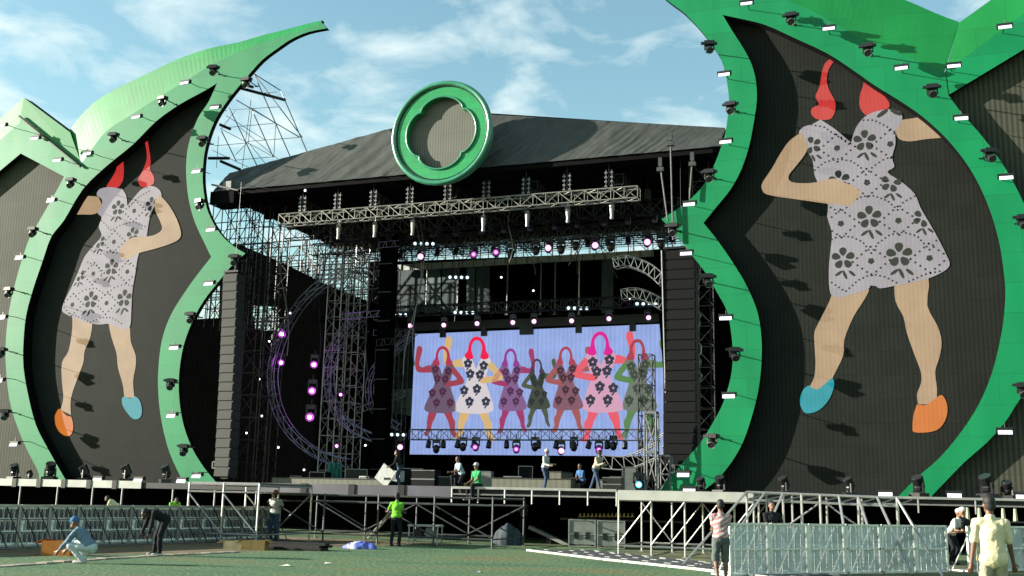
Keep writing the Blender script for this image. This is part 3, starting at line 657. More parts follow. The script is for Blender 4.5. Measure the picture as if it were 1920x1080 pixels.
DIMM = mat('dim_steel', (.09, .1, .1), .5, .4, noise=(4, .2))
for i, x in enumerate((-22, -19.6, -17.4, -15.6, -12.6, -10.2, -7.9)):
    b = MB(); b.bar((0, 0, 0), (0, 0, 1.76), .05, ALUD); b.box((0, 0, .02), (.2, .2, .04), ALUD); o = b.build('deck_prop'); o.location = (x, 43.9, 0)
    tag(o, 'grey prop under the left deck edge, %s from the left' % ORD[i], 'prop', 'props under the left deck edge')
def scaffold(label, p0, length, depth, z, nx, m=ALU, plat=None, rz=0, brace=None, fascia=None, feet=.0):
    t = empty('scaffold_deck', (p0[0], p0[1], 0), label, 'scaffold deck', 'tubular scaffold decks in front of the stage', rz)
    if plat: b = MB(); b.box((length/2, depth/2, z-.03), (length, depth, .06), plat); b.build('platform', t)
    b = MB()
    for y in (0, depth):
        for h in (z-.08, z-.32, .3): b.bar((0, y, h), (length, y, h), .03, m)
    for i in range(nx+1):
        x = length*i/nx; b.bar((x, 0, z-.1), (x, depth, z-.1), .03, m); b.bar((x, 0, .3), (x, depth, .3), .025, m)
    b.build('ledger', t)
    for i in range(nx+1):
        for y in (0, depth):
            b = MB(); x = length*i/nx; b.bar((x, y, 0.03), (x, y, z-.03), .035, m); b.box((x, y, .015), (.16, .16, .03), m); b.build('leg', t)
    for i in range(nx):
        x0, x1 = length*i/nx, length*(i+1)/nx
        for y, f in ((0, brace if brace is not None else i % 2), (depth, i % 2)):
            b = MB(); b.bar((x0, y-.05, .35 if f else z-.35), (x1, y-.05, z-.35 if f else .35), .026, m); b.build('brace', t)
    if fascia:
        b = MB(); b.box((length/2, -.06, z-.16), (length, .03, .3), fascia); b.build('fascia', t)
    return t
pa = at(356, 905, 31); pb = at(487, 905, 31)
scaffold('silver scaffold platform with braces ending the left barrier line', (pa.x, 31), pb.x-pa.x, 3.4, 2.0, 2, plat=ALUD, brace=0)
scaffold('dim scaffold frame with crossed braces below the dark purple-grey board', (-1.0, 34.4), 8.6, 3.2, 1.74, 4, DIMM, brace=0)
pa = at(1160, 920, 33.5); pb = at(1400, 920, 33.5)
scaffold('silver scaffold deck with white fascia left of the barriers on the right', (pa.x, 33.5), pb.x-pa.x+.2, 3.2, 2.02, 4, plat=ALUD, brace=1, fascia=WHITEP)
sk = empty('scaffold_ramp', (16.2, 31.2, 0), 'open scaffold frame with slanting rakers behind the right barriers', 'scaffold frame')
b = MB()
tA, tB = V((.3, 0, 2.0)), V((4.3, 0, 1.92))
for y in (0, 1.2, 2.6):
    for dz in (0, -.22): b.bar(tA+V((0, y, dz)), tB+V((0, y, dz)), .035, ALU)
for i in range(9):
    p = tA.lerp(tB, i/8); b.bar(p, p+V((0, 2.6, 0)), .03, ALU); b.bar(p+V((0, 0, -.2)), p+V((.4, 2.6, -.02)), .02, ALU)
b.build('top_frame', sk)
for i, (dx_, dy_) in enumerate(((-1.5, -1.7), (-1.25, -1.4), (-.8, -1.2), (0, 0), (0, 0), (.3, -1.2), (.6, -1.6), (.8, -1.9), (1.0, -2.1))):
    p = tA.lerp(tB, i/8); b = MB(); b.bar(p, (p.x+dx_, dy_, .03), .036, ALU); b.build('raker', sk)
for i in (0, 2, 4, 6, 8):
    for y in (0, 2.6):
        p = tA.lerp(tB, i/8); b = MB(); b.bar((p.x, y, .03), (p.x, y, p.z), .035, ALU); b.build('leg', sk)
b = MB(); b.bar((.3, 0, .6), (4.3, 0, .6), .028, ALU); b.bar((.3, 2.6, 1.1), (4.3, 2.6, 1.1), .028, ALU); b.bar((.3, 1, .35), (2.3, 1, 1.8), .026, ALU); b.bar((4.3, 1, .35), (2.3, 1, 1.8), .026, ALU); b.build('ledger', sk)

# floor lamps on deck edge
def floor_lamp_proto():
    t = empty('floor_lamp', (0, 0, 0), None, 'stage light')
    b = MB(); b.box((0, 0, .08), (.5, .42, .16), FIX); b.build('base', t)
    b = MB()
    for s in (-1, 1): b.bar((s*.22, 0, .14), (s*.2, 0, .5), .045, FIX, 6)
    b.bar((-.22, 0, .16), (.22, 0, .16), .045, FIX, 6); b.build('yoke', t)
    b = MB(); ax = V((.2, -.45, .85)).normalized(); b.cyl((0, 0, .5), ax, .17, .4, FIX, 12, .2); b.sphere((0, 0.03, .34), .17, FIX); b.build('head', t)
    b = MB(); b.cyl(V((0, 0, .5))+ax*.21, ax, .18, .02, LENS, 12); b.build('lens', t)
    return t
FLP = floor_lamp_proto(); ff = True
G2 = 'lamps standing along the stage deck edge'
for i, (x, sc) in enumerate([(25, 1.15), (54, .75), (92, 1.3), (156, 1.15), (235, 1.2), (309, 1.2), (1315, .9), (1350, 1.), (1470, 1.), (1592, 1.), (1722, 1.15), (1850, 1.25), (1887, .95)]):
    t = FLP if ff else copy_tree(FLP); ff = False
    p = at(x, 905, 44.6); t.location = (p.x, 44.6, DECKZ); t.scale = (sc,)*3; t.rotation_euler[2] = random.uniform(-1.2, 1.2)
    side = 'left' if x < 400 else 'right'; n_ = i if x < 400 else i-6
    t['label'] = 'black moving-head lamp standing on the %s deck edge, %s from the left' % (side, ORD[n_]); t['group'] = G2
for i, (x, y) in enumerate([(185, 897), (261, 900), (342, 899), (1293, 910), (1660, 917), (1789, 920), (1918, 922)]):
    side = 'left' if x < 400 else 'right'; n_ = i if x < 400 else i-3
    t = copy_tree(WASHP); p = at(x, y, 44.35); t.location = (p.x, 44.35, DECKZ+.16); t['group'] = G2
    for c in kids(t):
        if c.name.startswith('bracket'): bpy.data.objects.remove(c)
    t['label'] = 'lit wash lamp set low on the %s deck edge, %s from the left' % (side, ORD[n_])

# ------------------------------------------------------------------ inside the stage
TEAL = mat('teal_scrim', (.035, .075, .085), .6, noise=(1.5, .5, (3, 1, .4)))
TEALP = mat('pale_teal_scrim', (.12, .2, .2), .6, noise=(1.5, .4, (3, 1, .4)))
def drape(name, label, px, Y, m=DRAPE, holes=(), t=.08, cat='drape'):
    loops = [xz(px, Y)]+[xz(h, Y) for h in holes]; x0 = sum(p[0] for p in loops[0])/len(loops[0])
    b = MB(); b.slab([[(p[0]-x0, p[1]-DECKZ) for p in l] for l in loops], 0, t, m)
    o = b.build(name); o.location = (x0, Y, DECKZ); return tag(o, label, cat, 'black drapes hung inside the stage' if m is DRAPE else None)
drape('side_drape', 'black drape with slanting top edge closing the left side of the stage', [(300, 602), (412, 596), (412, 478), (440, 455), (520, 488), (605, 530), (640, 545), (730, 580), (735, 925), (300, 925)], 55.5, holes=[[(470, 572), (522, 576), (524, 622), (478, 618)]])
drape('back_drape', 'wide black drape hung behind the central screen', [(690, 492), (1275, 470), (1420, 466), (1420, 920), (690, 920)], 60.5)
drape('side_drape', 'black drape behind the right speaker tower beside right leaf', [(1225, 468), (1420, 450), (1420, 925), (1262, 925)], 56)
for i, (x0, x1, m, w) in enumerate(((733, 796, TEAL, 'dark teal scrim panel'), (800, 826, TEALP, 'narrow pale teal scrim strip'), (829, 858, TEAL, 'dark teal scrim strip'), (875, 890, TEALP, 'thin pale teal scrim strip'), (892, 918, TEAL, 'dark teal scrim strip'), (1128, 1150, TEAL, 'dark teal scrim strip'))):
    drape('scrim', '%s hung above the central screen, %s from the left' % (w, ORD[i]), [(x0, 500-(x0-733)*.035), (x1, 500-(x1-733)*.035), (x1, 585), (x0, 587)], 59.8, m, t=.03, cat='scrim')
drape('scrim', 'pale grey green panel left of the central screen behind the scaffold', [(718, 730), (772, 728), (772, 780), (718, 772)], 57.6, mat('pale_panel', (.3, .36, .3), .7, noise=(2, .2)), t=.03, cat='scrim')
drape('scrim', 'dark grey green sheet left of the central screen above the pale panel', [(722, 640), (775, 636), (775, 726), (720, 728)], 57.9, mat('grey_green_sheet', (.06, .075, .06), .8, noise=(2, .4)), t=.03, cat='scrim')

# white back beam with sky above it
p = at(735, 503, 59.3); q = at(1245, 474, 59.3)
t = empty('back_beam', (p.x, 59.3, p.z-.2), 'pale beam crossing the back of the stage below the open sky', 'beam')
b = MB(); b.box(((q.x-p.x)/2, 0, .2), (q.x-p.x, .12, .38), mat('pale_beam', (.7, .75, .72), .5, noise=(3, .2))); b.build('board', t)
b = MB()
for i in range(26): b.box(((q.x-p.x)*i/25, -.08, .2), (.05, .04, .4), ALUD)
b.build('stiffener', t)

def truss_thing(label, p, q, w, h, m, seg=None, r=.03, rd=.018, g='box trusses hung inside the stage', hang=None):
    p = V(p); q = V(q); t = empty('box_truss', (p.x, p.y, p.z), label, 'truss', g)
    b = MB(); b.truss((0, 0, 0), q-p, w, h, m, seg, r, rd); b.build('lattice', t)
    if hang:
        d = q-p
        for i in range(hang):
            a = d*((i+.5)/hang); b = MB(); b.bar(a+V((0, 0, h/2)), a+V((0, 0, 17.5-(p.z+a.z))), .02, BLKM); b.box(a+V((0, 0, h/2+.35)), (.25, .25, .5), BLKM); b.build('hoist', t)
    return t
TRW = mat('lit_aluminium', (.42, .41, .36), .45, .35, noise=(3, .1))
fa, fb = at(528, 408, 46.9), at(1198, 354, 46.9)
ft = truss_thing('long silver front truss hung below the roof edge across the stage', (fa.x, 46.9, 15.75), (fb.x, 46.9, 15.75), .55, .55, TRW, 30, .03, .019)
for i in range(9):                                  # hoists on the front truss
    x = fa.x+(fb.x-fa.x)*(i+.6)/9.3
    t = empty('chain_hoist', (x, 46.9, 16.05), 'chain hoist on the long silver front truss, %s from the left' % ORD[i], 'hoist', 'hoists standing on the front truss')
    b = MB()
    for dx_ in (-.14, .14):
        b.bar((dx_, 0, 0), (dx_, 0, .95), .022, ALUD, 4)
        for k in range(4): b.box((dx_, 0, .15+k*.22), (.13, .13, .07), ALUD)
    b.build('frame', t); b = MB(); b.bar((0, 0, .2), (0, 0, 1.4), .02, BLKM, 4); b.build('chain', t)
CONE = mat('lamp_cone', (.3, .3, .27), .45, .3)
for i, (x, y) in enumerate([(636, 428), (704, 424), (775, 420), (907, 412), (989, 403), (1065, 395), (1147, 388)]):
    p = at(x, y, 47.1); t = empty('profile_spot', p, 'pale profile spot hanging under the front truss, %s from the left' % ORD[i], 'spotlight', 'profile spots under the front truss')
    b = MB(); b.bar((0, 0, 0.05), (.03, -.1, -.5), .13, CONE, 10, .07); b.bar((.03, -.1, -.5), (.035, -.11, -.62), .09, CONE, 10); b.build('barrel', t)
    b = MB(); b.bar((0, 0, 0), (0, 0, 15.6-p.z if p.z < 15.6 else .4), .03, FIX); b.box((0, 0, .12), (.25, .2, .15), FIX); b.build('clamp', t)
# cross trusses further in
for i, (Y, z, xa, xb, w) in enumerate(((50, 15.9, -11, 11, 'second'), (53, 15.6, -11, 11, 'third'), (56.5, 16.6, -12, 12, 'fourth'), (59.5, 16.9, -12, 12, 'last'))):
    truss_thing('%s dark box truss counted from the front, crossing under the roof' % w, (xa, Y, z), (xb, Y, z), .6, .7, BLKM if i != 2 else ALUD, hang=7)
for i, (x, w) in enumerate(((-8.6, 'left'), (-4.3, 'left of centre'), (0, 'middle'), (4.3, 'right of centre'), (8.6, 'right'))):
    truss_thing('dark truss running front to back under the roof, %s one' % w, (x, 47.5, 16.7), (x, 60, 16.7), .45, .5, BLKM)
# moving heads hanging
def hang_proto():
    t = empty('hanging_lamp', (0, 0, 0), None, 'stage light')
    b = MB(); b.box((0, 0, -.1), (.42, .36, .2), FIX); b.bar((0, 0, 0), (0, 0, .25), .03, BLKM); b.build('base', t)
    b = MB()
    for s in (-1, 1): b.bar((s*.2, 0, -.15), (s*.2, 0, -.5), .045, FIX, 6)
    b.bar((-.2, 0, -.17), (.2, 0, -.17), .045, FIX, 6); b.build('yoke', t)
    b = MB(); b.sphere((0, 0, -.55), (.2, .22, .26), FIX, 12, 8); b.build('head', t)
    return t
def lens_mat(name, c, s): return mat(name, (.1, .1, .1), .2, emit=c, es=s)
LP = lens_mat('pink_lens', (1, .35, .8), 1.4); LPH = lens_mat('pink_lens_core', (1, .85, 1), 6); LM = lens_mat('magenta_lens', (.55, .03, .6), .55); LMH = lens_mat('magenta_core', (1, .75, 1), 9)
LWH = lens_mat('white_lens', (.9, .85, 1), 5); LTB = lens_mat('teal_lens', (.05, .5, .75), 1.3); LTH = lens_mat('teal_core', (.6, 1, 1), 7)
HP = hang_proto(); hf = True
LENSES = {}
def hanging(px, py, Y, label, group, lens=None, sc=1.):
    global hf
    t = HP if hf else copy_tree(HP); hf = False
    for c in kids(t):
        if c.name.startswith('lens') and t is not HP: bpy.data.objects.remove(c)
    p = at(px, py, Y); t.location = p+V((0, 0, .55*sc)); t.scale = (sc,)*3; t['label'] = label; t['group'] = group; t.rotation_euler[2] = RD(18)+random.uniform(-.1, .1)
    if lens:
        key = lens[0].name+lens[1].name
        if key not in LENSES:
            b = MB(); rr = .2 if lens[0] is LM and lens[1] is LMH else .16; b.cyl((0, -.21, -.57), (0, -1, -.1), rr, .06, lens[0], 14); b.cyl((0, -.245, -.575), (0, -1, -.1), .09, .03, lens[1], 12); LENSES[key] = b.build('lens', t)
        else:
            c = LENSES[key].copy(); COL.objects.link(c); c.parent = t
    return t
row = [(790, 482), (888, 478), (930, 474), (958, 476, 1), (1005, 470, 1), (1028, 466), (1052, 468, 1), (1080, 461, 1), (1115, 461), (1145, 463, 1), (1213, 455), (1240, 458, 1)]
for i, r in enumerate(row):
    hanging(r[0], r[1], 51.5, 'hanging moving-head lamp against the bright gap under the roof, %s from the left' % ORD[i], 'lamps hanging under the roof', None if len(r) > 2 else (LP, LPH) if i in (5, 8, 10, 0) else (LM, LP), 1.0)
for i, (x, y) in enumerate([(770, 611), (833, 610), (895, 607), (962, 605), (1001, 603), (1072, 602), (1142, 598), (1215, 596)]):
    hanging(x, y, 55, 'pink lit moving-head lamp along the top of central screen, %s from the left' % ORD[i], 'lamps above the central screen', (LP, LPH), .8)
for i, (x, y, l) in enumerate([(751, 838, 1), (818, 842, 0), (868, 838, 0), (892, 838, 2), (968, 842, 2), (1003, 838, 0), (1052, 845, 1), (1076, 838, 0), (1123, 843, 2), (1150, 836, 0)]):
    hanging(x, y, 54, 'moving-head lamp under the low truss before central screen, %s from the left' % ORD[i], 'lamps below the central screen', (None, (LP, LPH), (LM, LP))[l], .95)
for i, (x, y, w, sc) in enumerate([(531, 627, 'topmost', 1.1), (528, 680, 'second highest', .9), (590, 684, 'highest of the right column', 1.0), (586, 733, 'middle of the right column', 1.1), (583, 782, 'lowest', 1.2), (640, 740, 'small one right of the cluster', .6), (632, 836, 'small one near the deck', .6)]):
    hanging(x, y, 51, 'glowing magenta lamp in the dark stage left, %s' % w, 'magenta lamps at stage left', (LM, LMH), sc)
for i, (x, y) in enumerate([(531, 627), (528, 680), (590, 684), (586, 733), (583, 782)]):
    pd = bpy.data.lights.new('magenta_glow', 'POINT'); pd.energy = 7; pd.color = (.8, .15, 1); pd.shadow_soft_size = .2
    po = bpy.data.objects.new('magenta_glow', pd); COL.objects.link(po); po.location = at(x, y, 50.45)
t = hanging(1196, 908, 45.2, 'teal glowing lamp standing on the deck near the right scaffold', None, (LTB, LTH), .9); del t['group']

# blinders with four small lights
def blinder(px, py, Y, label):
    p = at(px, py, Y); t = empty('blinder_bar', p, label, 'stage light', 'four-cell blinder bars on the trusses'); t.rotation_euler[2] = RD(18)
    b = MB(); b.box((0, .08, 0), (1.35, .12, .24), FIX); b.bar((0, .1, .1), (0, .1, .5), .025, BLKM); b.build('housing', t)
    for k in range(4): b = MB(); b.cyl((-.5+k*.333, -.01, 0), (0, -1, 0), .085, .05, LBL, 10); b.build('lens', t)
LBL = lens_mat('blinder_lens', (.6, .8, .9), 1.6)
for i, (x, y) in enumerate([(795, 457), (860, 520), (745, 590), (870, 586), (1083, 578), (1212, 570), (740, 815)]):
    blinder(x, y, 52.5 if y < 500 else 55.2, 'four small white lights in a bar, %s counted from the top left' % ORD[i])
# trusses of the central screen
pa = at(735, 585, 55.4); pb = at(1238, 562, 55.4)
truss_thing('dark truss just above the central screen carrying pink lamps', (pa.x, 55.4, pa.z), (pb.x, 55.4, pa.z), .5, .55, BLKM, r=.035, rd=.022)
pa = at(770, 815, 54); pb = at(1236, 815, 54)
truss_thing('low dark truss crossing in front of the lower part of central screen', (pa.x, 54, pa.z), (pb.x, 54, pa.z), .4, .55, ALUD, 24, .03, .02)
# lattice towers
def tower(label, x, y, z0, z1, w, m, rdd=.022):
    t = empty('lattice_tower', (x, y, z0), label, 'truss tower', 'lattice towers inside the stage')
    for sx in (-1, 1):
        for sy in (-1, 1): b = MB(); b.bar((sx*w/2, sy*w/2, 0), (sx*w/2, sy*w/2, z1-z0), .035, m); b.build('post', t)
    b = MB(); n = max(2, round((z1-z0)/w/1.1)); C = [(-w/2, -w/2), (w/2, -w/2), (w/2, w/2), (-w/2, w/2)]
    for i in range(n):
        a, c = (z1-z0)*i/n, (z1-z0)*(i+1)/n
        for k in range(4):
            p, q = C[k], C[(k+1) % 4]
            if i % 2: p, q = q, p
            b.bar((*p, a), (*q, c), rdd, m, 4); b.bar((*p, c), (*q, c), rdd, m, 4)
    b.build('bracing', t)
for i, (px_, Y, w, m, lab) in enumerate(((618, 53.5, .9, ALU, 'pale lattice tower left of the stage, nearer the magenta lamps'), (655, 54.5, .9, ALU, 'pale lattice tower right beside the thick dark tower'),
                                    (500, 54, .8, BLKM, 'dark lattice tower standing right behind the left speaker stack'), (560, 56, .8, BLKM, 'dark lattice tower between speaker stack and pale towers'),
                                    (745, 57.2, .6, ALUD, 'grey lattice tower at the left edge of the central screen'), (1213, 53, .7, BLKM, 'dark lattice tower standing at the right edge of the central screen'),
                                    (1320, 48.5, .9, BLKM, 'dark lattice tower hidden behind the right leaf rim'), (470, 49, 1.1, BLKM, 'dark lattice roof tower beside the left leaf rim'))):
    p = at(px_, 850, Y); tower(lab, p.x, Y, DECKZ, 17.4 if px_ not in (1213, 745) else (11.5 if px_ == 745 else 9), w, m)
b = MB(); p = at(713, 850, 52); b.box((0, 0, 7.6), (.75, .7, 15.2), DRAPE); b.box((0, 0, .1), (1, 1, .2), BLKM)
for k in range(9): b.box((.0, -.38, 1+k*1.6), (.8, .05, .06), BLKM)
o = b.build('wrapped_tower'); o.location = (p.x, 52, DECKZ); tag(o, 'thick black wrapped tower left of the central screen', 'tower')
for i, px_ in enumerate((798, 857, 950, 1013, 1040, 1085)):
    p = at(px_, 590, 58.6); q = at(px_, 490, 58.6); b = MB(); b.bar((0, 0, 0), (0, 0, q.z-p.z), .045, ALUD if px_ != 1085 else ALU); b.box((0, 0, 0), (.2, .2, .05), ALUD)
    o = b.build('upright_pole'); o.location = p; tag(o, 'thin grey pole above the central screen, %s from the left' % ORD[i], 'pole', 'poles behind the screen trusses')

# dense dark scaffold lattice seen against the sky
def lattice(label, px0, px1, z0, z1, Y, nx, nz, jit, m, rr=.028, cat='scaffold'):
    a = at(px0, 500, Y); c = at(px1, 500, Y); t = empty('scaffold_grid', (a.x, Y, z0), label, cat, 'scaffold grids behind the stage')
    W_ = c.x-a.x; H_ = z1-z0
    for k, dy_ in enumerate((0, 1.4)):
        b = MB()
        for i in range(nx+1): b.bar((W_*i/nx, dy_, 0), (W_*i/nx, dy_, H_), rr, m, 5)
        b.build('standards', t); b = MB()
        for j in range(nz+1): b.bar((0, dy_, H_*j/nz), (W_, dy_, H_*j/nz), rr, m, 5)
        b.build('ledgers', t); b = MB()
        for i in range(nx):
            for j in range(nz):
                if random.random() < jit:
                    x0, x1 = W_*i/nx, W_*(i+1)/nx
                    if (i+j+k) % 2: x0, x1 = x1, x0
                    b.bar((x0, dy_, H_*j/nz), (x1, dy_, H_*(j+1)/nz), rr*.8, m, 4)
        b.build('braces', t)
    return t
lattice('dark scaffold grid filling the gap left of the stage against the sky', 400, 720, 2.1, 17.3, 56.6, 9, 9, .8, BLKM, .045)
lattice('second dark scaffold grid set further back left of the stage', 395, 740, 2.1, 17.6, 61.5, 11, 11, .8, BLKM, .04)
lattice('thin grey scaffold grid set furthest back left of the stage', 380, 730, 2.1, 17.9, 65, 17, 16, .95, BLKM, .03)
lattice('dark scaffold grid across the bright gap below the roof back edge', 740, 1290, 14.2, 17.6, 61.5, 16, 3, .6, BLKM, .035)
lattice('finer grey scaffold grid across the bright gap under the roof', 740, 1290, 14.0, 17.6, 64.5, 22, 4, .7, ALU, .03)
# rows of small lamps on the trusses (par cans)
def can_proto():
    t = empty('par_can', (0, 0, 0), None, 'stage light')
    b = MB(); b.bar((0, 0, 0), (0, -.12, -.34), .13, FIX, 10, .15); b.bar((0, 0, .3), (0, 0, 0), .02, BLKM); b.build('barrel', t)
    return t
CP = can_proto(); cf = True
for Y, z, n, w, xa, xb in ((50, 15.5, 14, 'second truss', -8, 10.5), (53, 15.2, 16, 'third truss', -7, 10.5), (54.0, 6.3, 14, 'low truss at the screen', -4.2, 8.6)):
    if n == 14 and z < 10: z = at(1000, 828, 54).z
    for i in range(n):
        if random.random() < .12: continue
        t = CP if cf else copy_tree(CP); cf = False
        t.location = (xa+(xb-xa)*(i+.5)/n+random.uniform(-.1, .1), Y, z); t.rotation_euler[2] = random.uniform(-.5, .5)
        t['label'] = 'small black par can on the %s, number %s from the left' % (w, ORD[i]); t['group'] = 'par cans on the trusses'

# curved trusses (portal rings)
def curved(label, pts, Y, m, w=.42, r=.028):
    P = [at(x, y, Y) for x, y in smooth_pts(pts, sub=4)]; o0 = P[-1].copy(); t = empty('curved_truss', o0, label, 'truss', 'curved portal trusses')
    C = [p-o0 for p in P]; A = []; B = []
    for i, p in enumerate(C):
        d = (C[min(i+1, len(C)-1)]-C[max(i-1, 0)]).normalized(); nn = V((-d.z, 0, d.x)); A.append(p+nn*w/2); B.append(p-nn*w/2)
    off = V((0, w, 0)); b = MB()
    for L_ in (A, B, [p+off for p in A], [p+off for p in B]): b.path(L_, r, m, 5)
    b.build('chords', t); b = MB()
    for i in range(0, len(C), 2):
        b.bar(A[i], B[i], r*.7, m, 4); b.bar(A[i], A[i]+off, r*.7, m, 4); b.bar(B[i], B[i]+off, r*.7, m, 4)
        if i+2 < len(C): b.bar(A[i], B[i+2], r*.5, m, 4)
    b.build('lacing', t)
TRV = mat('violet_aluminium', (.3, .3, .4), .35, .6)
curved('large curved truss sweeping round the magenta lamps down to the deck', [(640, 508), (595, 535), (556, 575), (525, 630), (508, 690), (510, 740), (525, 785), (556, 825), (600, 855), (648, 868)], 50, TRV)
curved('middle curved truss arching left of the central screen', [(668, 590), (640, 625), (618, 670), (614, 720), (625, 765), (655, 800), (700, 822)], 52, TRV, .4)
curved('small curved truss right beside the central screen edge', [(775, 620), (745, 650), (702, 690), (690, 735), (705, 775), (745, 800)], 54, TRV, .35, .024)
curved('silver curved truss at the upper right inside the stage', [(1150, 492), (1172, 488), (1200, 496), (1222, 508), (1242, 526)], 49.5, ALU, .5)
curved('shorter silver curved truss below the upper right one', [(1165, 552), (1190, 549), (1215, 556), (1240, 570)], 51.5, ALU, .5)
curved('silver curved truss low on the right above the deck', [(1130, 866), (1170, 868), (1205, 856), (1240, 838)], 49, ALU, .6)
curved('pale short curved truss slanting at the right end of the screen', [(1236, 830), (1262, 812), (1290, 795)], 50, ALU, .5)

# ------------------------------------------------------------------ central screen
sc0 = at(768, 852, 57); sc1 = at(1262, 855, 57); scT = at(778, 628, 57)
CW, CH = sc1.x-sc0.x, scT.z-sc0.z+.05
csc = empty('central_screen', (sc0.x, 57, sc0.z), 'wide pale blue video screen with seven dancing figures at the back of the stage', 'video screen')
BLUE = mat('screen_blue', (.05, .05, .06), .6, emit=(.215, .29, .55), es=1.0, stripe=(.25, .12))
b = MB(); b.slab([[(0, 0), (CW, 0), (CW-.42, CH+.1), (.05, CH)]], 0, .2, BLUE, BLACK); dsp = b.build('display', csc)
FK, FOX, FOY = 3.4286, 740, 590
def fl(x, y): q = at(FOX+x/FK, FOY+y/FK, 57); return (q.x-sc0.x, q.z-sc0.z)
def dancer(cx, top, bot, mir, cs, lab, w=1., hair=True):
    "figure in crop pixels; designed on a 640 tall grid centred on 0"
    k = (bot-top)/640
    def T(P): return [fl(cx+mir*x*k*w, top+y*k) for x, y in smooth_pts(P, sub=3)]
    skin, dr, hr, pr = [mat('screen_%s' % str(c).replace(' ', ''), (.05,)*3, .6, emit=c, es=1.) for c in cs]
    t = bpy.data.objects.new('dancer_figure', None)
    b = MB(); y = -.012
    b.flat([T([(-75, 470), (-80, 540), (-100, 580), (-95, 640, 1), (-120, 690), (-80, 692), (-60, 640), (-40, 570), (-5, 500), (-20, 460)])], y, skin)
    b.flat([T([(35, 470), (60, 540), (85, 590), (95, 640, 1), (125, 685), (150, 680), (130, 620), (128, 570), (115, 510), (100, 460)])], y, skin)
    b.flat([T([(70, 150), (120, 145), (165, 160), (190, 140), (180, 80), (165, 30), (175, 0), (205, 0), (215, 40), (225, 120), (215, 185), (180, 200), (120, 200), (80, 200)])], y-.001, skin)
    b.flat([T([(-95, 160), (-75, 130), (-35, 130), (5, 215, 1), (40, 135), (80, 125), (100, 160), (80, 220), (65, 270), (85, 330), (120, 400), (150, 470), (130, 500), (60, 510), (-20, 512), (-90, 500), (-110, 470), (-85, 380), (-60, 300), (-70, 230), (-95, 160, 1)])], y-.006, dr)
    b.flat([T([(-95, 160), (-130, 200), (-170, 255), (-165, 285), (-110, 300), (-40, 310), (-15, 290), (-30, 270), (-80, 262), (-115, 250), (-85, 215), (-70, 190), (-95, 160, 1)])], y-.011, skin)
    b.flat([T([(-45, 150), (-74, 142), (-78, 118), (-62, 95), (-54, 50), (-34, 12), (0, -4), (34, 10), (54, 50), (62, 92), (82, 118), (74, 142), (45, 150), (24, 136), (34, 100), (36, 60), (20, 27), (0, 20), (-20, 30), (-34, 60), (-30, 100), (-22, 136), (-45, 150, 1)])], y-.009, hr)
    def F(x, yy, s):
        X, Z = fl(cx+mir*x*k*w, top+yy*k)
        for i in range(5): a = pi/2+2*pi*i/5; disc(b, X+s*cos(a), Z+s*sin(a), s*.75, y-.016, pr, 7)
        disc(b, X-.1*s, Z-1.9*s, s*.8, y-.016, pr, 6, .4, .9)
    for x, yy in ((-45, 190), (60, 175), (-20, 250), (45, 245), (0, 345), (85, 355), (-60, 430), (50, 430)): F(x, yy, .17*k)
    o = b.build('dancer_figure', dsp); o['label'] = lab
dk = (.02, .02, .04)
dancer(310, 205, 740, -1, [(.24, .03, .05), (.10, .06, .10), (.3, .02, .06), (.05, .01, .03)], 'dark red and plum dancer at the left', .95)
dancer(530, 145, 760, -1, [(.46, .31, .13), (.46, .42, .44), (.6, .0, .04), dk], 'large yellow dancer in a white dress')
dancer(745, 220, 720, 1, [(.24, .02, .09), (.15, .07, .17), (.19, .02, .18), (.05, .01, .05)], 'purple dancer', .9)
dancer(915, 285, 690, 1, [(.05, .06, .03), (.03, .035, .025), (.04, .02, .04), (.01, .012, .01)], 'small dark olive dancer in the middle', .9)
dancer(1100, 208, 715, 1, [(.25, .06, .06), (.16, .06, .09), (.28, .03, .05), (.04, .01, .02)], 'brownish red dancer', .95)
dancer(1320, 112, 760, 1, [(.55, .07, .10), (.46, .24, .34), (.5, .0, .2), dk], 'large pink dancer in a pale pink dress')
dancer(1560, 160, 740, 1, [(.07, .16, .05), (.11, .13, .10), (.26, .03, .05), (.03, .04, .03)], 'green dancer at the right', .95)
for x in (1, 2, 3): b = MB(); b.box((CW*x/4, -.004, CH/2), (.03, .006, CH-.02), mat('screen_joint', (.02, .02, .03), .6, emit=(.13, .19, .42))); b.build('panel_joint', csc)
b = MB(); b.box((CW/2, .3, CH+.45), (CW+1, .5, .5), BLKM)
b.build('top_beam', csc)
for x in (1.9, 4.5, 7.1, 10.2, 13.3): b = MB(); b.box((x, -.12, CH-.02), (.34 if x != 7.1 else .8, .2, .5), BLKM); b.build('hanging_bracket', csc)

# ------------------------------------------------------------------ speaker line arrays
PAB = mat('speaker_grille', (.024, .027, .02), .7, spec=.4, noise=(30, .3)); PAK = mat('speaker_black', (.004, .004, .005), .7, spec=.15)
def line_array(label, x, Y, ztop, n, h, w, d, m, lean, rz=0, sway=0):
    t = empty('line_array', (x, Y, ztop), label, 'speaker array', 'hanging speaker line arrays'); t.rotation_euler[2] = rz
    b = MB(); b.box((0, d/2, .12), (w, d, .1), BLKM); b.bar((0, d/2, .1), (0, d/2, 17.4-ztop), .012, BLKM); b.build('flying_frame', t)
    for i in range(n):
        b = MB(); R = Matrix.Rotation(RD(-lean*i/n), 3, 'X'); c = V((sway*i/n, d/2-.0015*i*i*.3, -h*(i+.5)))
        b.box(c, (w, d, h*.95), m, R); b.box(c+V((0, -d/2-.01, 0)), (w*.9, .02, h*.8), m, R); b.box(c+V((-w/2-.01, 0, 0)), (.02, d*.8, h*.5), PAK, R); b.build('speaker', t)
line_array('long grey speaker array hanging beside the left leaf tower', -10.75, 44.6, 12.5, 22, .46, .85, .7, PAB, 6, 0, .5)
